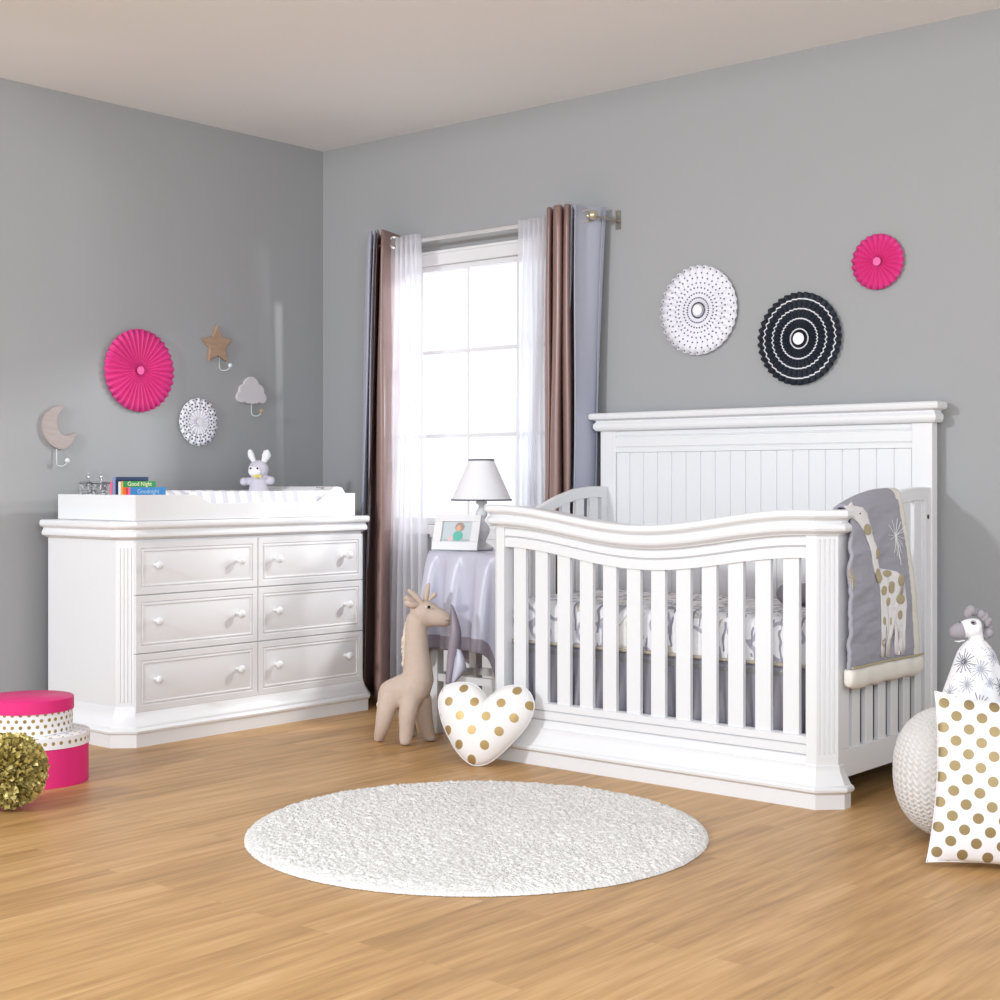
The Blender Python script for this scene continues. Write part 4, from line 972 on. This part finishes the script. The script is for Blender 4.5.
pl = thing('square_cushion', 'square white cushion with metallic gold dots propped against the knitted pouf', 'cushion', (0, 0, 0))
S2 = .214; out = []
cor = [(-S2 - .008, S2 + .012), (S2 + .008, S2 + .012), (S2 + .008, -S2 - .012), (-S2 - .008, -S2 - .012)]
for q in range(4):
    a = Vector(cor[q]); b = Vector(cor[(q + 1) % 4]); n = Vector((-(b - a).y, (b - a).x)).normalized()
    for k in range(16):
        t = k / 16; s = .018 * math.sin(PI * t) ** .8; out.append(tuple(a.lerp(b, t) - n * s))
PD = dots('white cotton with champagne dots', '#ebebee', '#9d8a62', (.0640, .0655), .0138, off=(.006, .0), droug=.5, metal=.4)
m = MB()
def ring2(s, sg):
    L = []
    for p in out:
        q = Vector(p) * s; X_ = abs(q.x) / S2; Z_ = abs(q.y) / S2
        h = .062 * max(0, (1 - min(X_, 1) ** 2.4)) ** .55 * max(0, (1 - min(Z_, 1) ** 2.4)) ** .55 + .0015
        h *= 1 + .05 * math.sin(q.x * 40 + q.y * 23)
        L.append(Vector((q.x, -sg * h, q.y)))
    return L
SS = [.02] + [k / 16 for k in range(1, 16)] + [.97, 1]
m.loft([ring2(s, 1) for s in SS] + [ring2(s, -1) for s in reversed(SS)])
build(m, 'cushion_body', PD, pl, ang=75)
m = MB(); m.tube([Vector((x, 0, y)) for x, y in out + out[:1]], .0025, 6); build(m, 'seam', WHITEF, pl)
PDD = 3.90; pcen = at_d(1017, 783, PDD + .02); pl.location = (pcen.x, pcen.y, .2225); pl.rotation_euler = (math.radians(-11), math.radians(4), math.radians(30))

# ------------------------------------------------------------------ hat boxes
def cyl_uv(m, c, R, z0, z1, n=64, seg=1, mi=0):
    for k in range(n):
        a0 = 2 * PI * k / n; a1 = 2 * PI * (k + 1) / n
        vs = [c + Vector((R * math.cos(a), R * math.sin(a), z)) for a, z in ((a0, z0), (a1, z0), (a1, z1), (a0, z1))]
        m.add(vs, [(0, 1, 2, 3)], mi, [(a0 * R, z0), (a1 * R, z0), (a1 * R, z1), (a0 * R, z1)])
bc = at_d(37.5, 780, 5.07); bc.z = 0
BOXD = dots('white card with gold dots', '#efeef0', '#b09a58', (.0272, .0409), .0062, mode='UV', axes=(0, 1), droug=.35, metal=.7)
LIDD = dots('white lid with gold dots', '#f0eff1', '#b09a58', (.0272, .0409 * 2), .0062, mode='UV', axes=(0, 1), droug=.35, metal=.7, off=(0, -.110))
for (R, z0, zl, z1, cm, lm, lab, q) in ((.170, 0, .131, .172, PINKBOX, LIDD, 'round pink box with a white gold-dotted lid, lower of the two stacked boxes', 0), (.151, .1725, .247, .289, BOXD, PINKBOX, 'round white gold-dotted box with a pink lid, upper of the two stacked boxes', 1)):
    c = bc + (Vector((0, 0, 0)) if q == 0 else RGT * -.035)
    o = thing('round_box', lab, 'box', (c.x, c.y, z0))
    m = MB(); cyl_uv(m, c, R, z0 + .0005, zl + .01); m.add([c + Vector((R * math.cos(2 * PI * k / 64), R * math.sin(2 * PI * k / 64), z0 + .0005)) for k in range(64)], [tuple(range(64))]); build(m, 'box_body', cm, o, ang=60, recalc=False)
    m = MB(); cyl_uv(m, c, R + .004, zl, z1 - .002); R2 = R + .004
    vs = [c + Vector((r * math.cos(2 * PI * k / 64), r * math.sin(2 * PI * k / 64), z)) for r, z in ((R2, z1 - .002), (R2 - .002, z1)) for k in range(64)]
    m.add(vs, [(k, (k + 1) % 64, 64 + (k + 1) % 64, 64 + k) for k in range(64)] + [tuple(range(64, 128))], 0, [((v - c).x, (v - c).y) for v in vs])
    m.add([c + Vector((r * math.cos(2 * PI * k / 64), r * math.sin(2 * PI * k / 64), zl)) for r in (R2, R) for k in range(64)], [(64 + k, 64 + (k + 1) % 64, (k + 1) % 64, k) for k in range(64)])
    build(m, 'lid', lm, o, ang=60, recalc=False)

# ------------------------------------------------------------------ gold pompom
pcx = at_d(9.5, 766, 4.62); R = .122; c = Vector((pcx.x, pcx.y, R + .004))
rr = random.Random(11); m = MB()
m.ball(c, R * .55)
NPt = 1500
for k in range(NPt):
    zz = 1 - 2 * (k + .5) / NPt; a = k * 2.39996; s = math.sqrt(1 - zz * zz); n = Vector((s * math.cos(a), s * math.sin(a), zz)); n = (n + Vector((rr.uniform(-.16, .16), rr.uniform(-.16, .16), rr.uniform(-.16, .16)))).normalized()
    t = n.cross(Vector((rr.uniform(-1, 1), rr.uniform(-1, 1), rr.uniform(-1, 1)))).normalized(); b = n.cross(t)
    w = rr.uniform(.006, .011); Rr = R * rr.uniform(.90, 1.0); rows = []
    for j, (rd, ww, of) in enumerate(((.45, .3, 0), (.75, .7, .12), (.92, 1.0, .25), (1.0, .75, .75))):
        cc = c + n * R * rd * (Rr / R) + b * of * w * rr.uniform(.5, 1.5)
        cu = w * .5 * rr.uniform(-1, 1)
        rows.append([cc - t * w * ww + b * cu, cc + b * -cu * .6, cc + t * w * ww + b * cu])
    m.loft(rows, closed=False)
zlo = min(v.z for v in m.v)
GOLD = mat('gold foil paper', '#cfbf78', .42, .4)
po = build(m, 'gold_pompom', GOLD, None, (c.x, c.y, 0), ang=25, recalc=False); po.location.z = -zlo + .001; tag(po, 'fluffy gold foil pompom on the floor in front of the round boxes', 'pompom')

# ------------------------------------------------------------------ rug
RC = Vector((-2.885, 3.245, 0)) + RGT * .024 - FWD * .022; RR = .672; m = MB(); rr = random.Random(2); NG = 430
vs = []
for j in range(NG + 1):
    for k in range(NG + 1):
        a = 2 * k / NG - 1; b = 2 * j / NG - 1      # concentric square-to-disc map keeps the pile evenly spaced
        if a == 0 and b == 0: x = y = 0
        elif abs(a) > abs(b): q = PI / 4 * b / a; x = a * math.cos(q); y = a * math.sin(q)
        else: q = PI / 2 - PI / 4 * a / b; x = b * math.cos(q); y = b * math.sin(q)
        rho = math.hypot(x, y); x *= RR; y *= RR; e = min(1, (1 - rho) * 16)
        nz = noise.noise(Vector((x * 55, y * 55, 0))); n2 = noise.noise(Vector((x * 140, y * 140, 5))); n3 = noise.noise(Vector((x * 7, y * 7, 2)))
        z = .0015 if e <= 0 else .004 + (.017 + .006 * nz + .005 * n2 + .003 * n3) * e ** .5 + rr.uniform(-.0018, .0018)
        wob = 1 + .006 * n2 * (rho > .97); vs.append(Vector((RC.x + x * wob + rr.uniform(-.001, .001), RC.y + y * wob + rr.uniform(-.001, .001), z)))
fs = [(j * (NG + 1) + k, j * (NG + 1) + k + 1, (j + 1) * (NG + 1) + k + 1, (j + 1) * (NG + 1) + k) for j in range(NG) for k in range(NG)]
m.add(vs, fs)
RUG = fabric('ivory shag', '#e6e4e1', 1, 260, .8, '#dbd8d4')
o = build(m, 'shag_rug', RUG, None, (RC.x, RC.y, 0), ang=180, recalc=False); tag(o, 'round ivory shag rug on the wooden floor in front of the crib', 'rug')

# ------------------------------------------------------------------ light and camera
sc = bpy.context.scene
w = bpy.data.worlds.new('World'); sc.world = w; w.use_nodes = True
bg = w.node_tree.nodes['Background']; bg.inputs[0].default_value = (.87, .935, 1, 1); bg.inputs[1].default_value = 1.0
def area(name, loc, tgt, size, power, col=(1, 1, 1), sy=None):
    l = bpy.data.lights.new(name, 'AREA'); l.energy = power; l.size = size; l.color = col
    if sy: l.shape = 'RECTANGLE'; l.size_y = sy
    o = bpy.data.objects.new(name, l); sc.collection.objects.link(o); o.location = loc
    o.rotation_euler = (Vector(tgt) - Vector(loc)).to_track_quat('-Z', 'Y').to_euler(); return o
area('studio_key_light', (-4.2, -1.6, 2.6), (-3.2, 4.8, 1.1), .35, 108, (.95, .97, 1))
area('window_daylight_low', (-3.35, 6.6, 1.45), (-4.8, 4.6, 1.4), .30, 26)
area('window_daylight_high', (-3.12, 6.3, 2.45), (-4.6, 4.4, .8), .2, 50)
area('studio_fill_light', (.7, .4, 2.2), (-4.2, 4.4, .9), 1.4, 60, (.92, .95, 1))
cd = bpy.data.cameras.new('Camera'); cam = bpy.data.objects.new('Camera', cd); sc.collection.objects.link(cam); sc.camera = cam
cam.location = (0, 0, CH); cam.rotation_euler = (PI / 2, 0, TH); cd.sensor_width = 36; cd.lens = 36 * F / 1000; cd.shift_y = -(500 - HZ) / 1000; cd.clip_start = .05
sc.view_settings.view_transform = 'Standard'; sc.view_settings.look = 'None'; sc.view_settings.gamma = 1; sc.view_settings.use_curve_mapping = False
sc.view_settings.exposure = .42
sc.cycles.max_bounces = 8; sc.cycles.transparent_max_bounces = 16; sc.cycles.use_denoising = True
